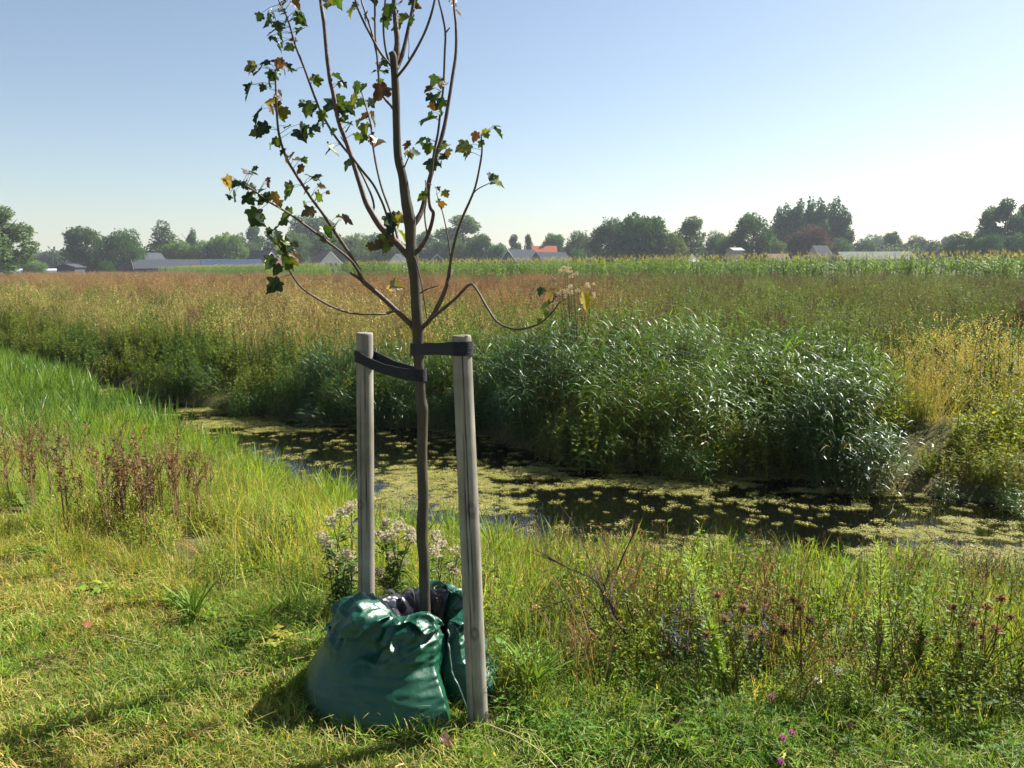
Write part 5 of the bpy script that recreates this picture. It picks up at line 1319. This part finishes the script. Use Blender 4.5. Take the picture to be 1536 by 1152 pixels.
# tall seeding thistle and dark docks in the field
e, base = root_at(868, 480, 'tall pale-tufted thistle standing above the field right of the sapling', 'field_thistle', 'plant', Y=10.5); b = MB()
for i in range(15):
    t = PY(868 + rnd(-34, 24), 395 + abs(rnd(-1, 1)) * 52, 10.5 + rnd(-.2, .2)) - base
    b.tube([(rnd(-.03, .03), 0, 0), t * .55 + Vector((rnd(-.04, .04), 0, 0)), t], [.007, .005, .002], (.14, .09, .06), 4, False)
    for k in range(2): link('seed_head', random.choice(FL), e, loc=t + Vector((rnd(-.05, .05), 0, rnd(-.08, 0))), scale=rnd(.9, 1.5), color=(1.05, .98, .9))
    for k in range(5): b.leaf(t * rnd(.3, .9), V_(rnd(0, 6.28), .3), (0, 0, 1), .07, .018, jit((.12, .12, .05), .3))
link('stem', b.mesh('stem', M['plant']), e, color=(1, 1, 1))
for (x, y, Y, h, lab) in ((1472, 500, 11.5, 1.05, 'left of two dark dock stalks against the field on the right'), (1494, 498, 11.8, 1.0, 'right of two dark dock stalks against the field on the right'), (1375, 470, 15, 1.1, 'lone dark dock stalk farther out in the right field'), (668, 470, 15, 1.0, 'dark dock stalk in the field just right of the trunk')):
    e, base = root_at(x, y, lab, 'dark_dock', 'plant', 'dark dock stalks in the field', Y=Y); b = MB(); random.seed(int(x)); dock_stand(b, h, 3, .08, (.055, .032, .03))
    link('seed_stalks', b.mesh('seed_stalks', M['plant']), e, color=(1, 1, 1))
# brown reed plumes
def plume(b):
    H = rnd(1.25, 1.5); b.tube([(0, 0, 0), (.02, 0, H)], [.004, .0025], (.18, .15, .07), 3, False)
    for k in range(70): b.leaf((.02 + rnd(-.02, .02), rnd(-.02, .02), H - rnd(0, .22)), (-.6 + rnd(-.4, .4), rnd(-.5, .5), rnd(-.2, .8)), (rnd(-1, 1), rnd(-1, 1), 1), rnd(.03, .07), .012, jit((.12, .07, .065), .3))
NTH = ('two', 'three', 'four', 'five', 'six', 'seven', 'eight', 'nine', 'one', 'ten')
PL = variants(plume, 3, 61, 'plant')
for i, (x, Y) in enumerate(((905, 11.2), (925, 11.5), (940, 11.2), (958, 11.6), (975, 11.3), (990, 11.7), (1035, 12.2), (1095, 12.4), (880, 11.4), (1110, 12.6))):
    e, base = root_at(x, 480, 'purplish brown reed plume rising behind the reed bed, number %s from the left' % NTH[i], 'reed_plume', 'plant', 'brown reed plumes', Y=Y)
    link('plume', PL[i % 3], e, rot=(rnd(-.1, .1), rnd(-.12, .12), rnd(0, 6)), scale=rnd(.75, .9), color=(1, 1, 1))
# leafy rosettes in the lawn edge
def rosette(px, py, lab, n, L, w, col, name='leafy_plant', el=(.5, .9)):
    e, base = root_at(px, py, lab, name, 'plant')
    me = []
    for v in range(3):
        b = MB(); random.seed(px + v); b.ribbon((0, 0, 0), V_(0, rnd(*el)), L, w, rnd(.8, 1.4), (1, 1, 1), 6, prof=1, tip=(1.2, 1.05, .9)); me.append(b.mesh('leaf', M['plant']))
    random.seed(px)
    for k in range(n):
        x, y = disc(.07 if L < .12 else .03); link('leaf', me[k % 3], e, loc=(x, y, rnd(0, .05)), rot=(rnd(-.25, .25), rnd(-.35, .25), rnd(0, 6.28)), scale=rnd(.7, 1.2), color=jit(col, .3))
rosette(420, 968, 'low yellow-leaved plant on the lawn left of the green bag', 60, .05, .026, (.24, .26, .035))
rosette(135, 895, 'low yellow-green leafy plant at the left lawn edge', 40, .05, .026, (.15, .24, .03))
rosette(292, 935, 'dark green broad-bladed grass clump at the lawn edge left of the bag', 34, .2, .011, (.10, .19, .03), 'grass_clump', (1.0, 1.45))
rosette(800, 1045, 'bright green arching grass clump right of the right-hand stake', 60, .22, .008, (.15, .27, .04), 'grass_clump', (.9, 1.45))
rosette(770, 1000, 'leafy green plant behind the right-hand stake', 34, .09, .03, (.10, .22, .035))
rosette(1310, 1085, 'broad-leaved bright green plant at the right lawn edge', 22, .11, .05, (.14, .24, .035))
rosette(1430, 1070, 'large-leaved dark green plant near the right picture edge', 18, .15, .06, (.06, .12, .035))
rosette(850, 1010, 'dark green ground plant left of the dead shrub', 26, .08, .035, (.07, .16, .03))
# straw tuft, straw stalks, fallen leaves
e, base = root_at(1285, 1135, 'straw-coloured dry grass tuft at the right lawn edge', 'dry_tuft', 'grass'); b = MB(); random.seed(9)
for k in range(160): x, y = disc(.11); b.ribbon((x * 1.5, y, 0), V_(rnd(0, 6.28), rnd(.3, 1.3)), rnd(.04, .1), .003, 1.2, jit((.50, .36, .18), .25), 3)
link('blades', b.mesh('blades', M['plant']), e, color=(1, 1, 1))
e, base = root_at(900, 990, 'tan dry grass tuft at the foot of the dead shrub', 'dry_tuft', 'grass', Y=3.2); b = MB()
for k in range(170): x, y = disc(.13); b.ribbon((x, y, 0), Vector((rnd(-1.2, -.1), rnd(-.5, .5), 1)), rnd(.12, .26), .003, .7, jit((.42, .31, .14), .25), 4)
link('blades', b.mesh('blades', M['plant']), e, color=(1, 1, 1))
M['straw'] = plain('straw', (.48, .40, .22), .7, (.36, .29, .15), 20, .2)
for pts, lab in (([(735, 1088), (775, 1105), (812, 1128), (835, 1152)], 'long straw stalk lying on the lawn right of the right-hand stake'), ([(885, 1052), (897, 1030), (910, 1005), (912, 988)], 'pale bent straw stalk standing left below the dead shrub'), ([(150, 950), (210, 963), (240, 970)], 'pale straw stalk lying on the left lawn')):
    W_ = [PZ(x, y, .05) for x, y in pts] if pts[0][0] != 885 else [PY(x, y, 2.75) for x, y in pts]; o0 = W_[0]
    b = MB(); b.tube(cat([tuple(w - o0) for w in W_], 4), .0022, (1, 1, 1), 5); tag(link('straw_stalk', b.mesh('straw_stalk', M['straw']), loc=o0), lab, 'straw')
for (x, y, c, lab) in ((287, 1103, (.42, .07, .05), 'fallen red leaf on the lawn left of the bag'), (662, 1110, (.10, .05, .03), 'fallen brown leaf on the lawn in front of the bag'), (131, 940, (.24, .11, .05), 'fallen brown leaf on the far left lawn'), (318, 1095, (.12, .06, .035), 'fallen dark leaf right of the red one'), (418, 1010, (.06, .04, .03), 'dark curled leaf on the lawn beside the bag shadow')):
    q = PZ(x, y, .045); o = link('fallen_leaf', random.choice(LM), loc=q, rot=(rnd(-.4, .4), rnd(-.4, .4), rnd(0, 6)), scale=.05, color=c); tag(o, lab, 'leaf', 'fallen leaves on the lawn')

# ------------------------------------------------------------------ thin summer haze over the polder
b = MB(); b.box(-1400, 1400, -1400, 1400, -2.2, 26)
hm = bpy.data.materials.new('thin_haze'); hm.use_nodes = True; hn = hm.node_tree
for nd in list(hn.nodes):
    if nd.type == 'BSDF_PRINCIPLED': hn.nodes.remove(nd)
pv = hn.nodes.new('ShaderNodeVolumePrincipled'); pv.inputs['Color'].default_value = (.86, .92, 1.0, 1); pv.inputs['Density'].default_value = .00032
hn.links.new(pv.outputs[0], hn.nodes['Material Output'].inputs['Volume'])
tag(link('haze', b.mesh('haze', hm)), 'thin pale summer haze hanging over the fields', 'haze', kind='stuff')
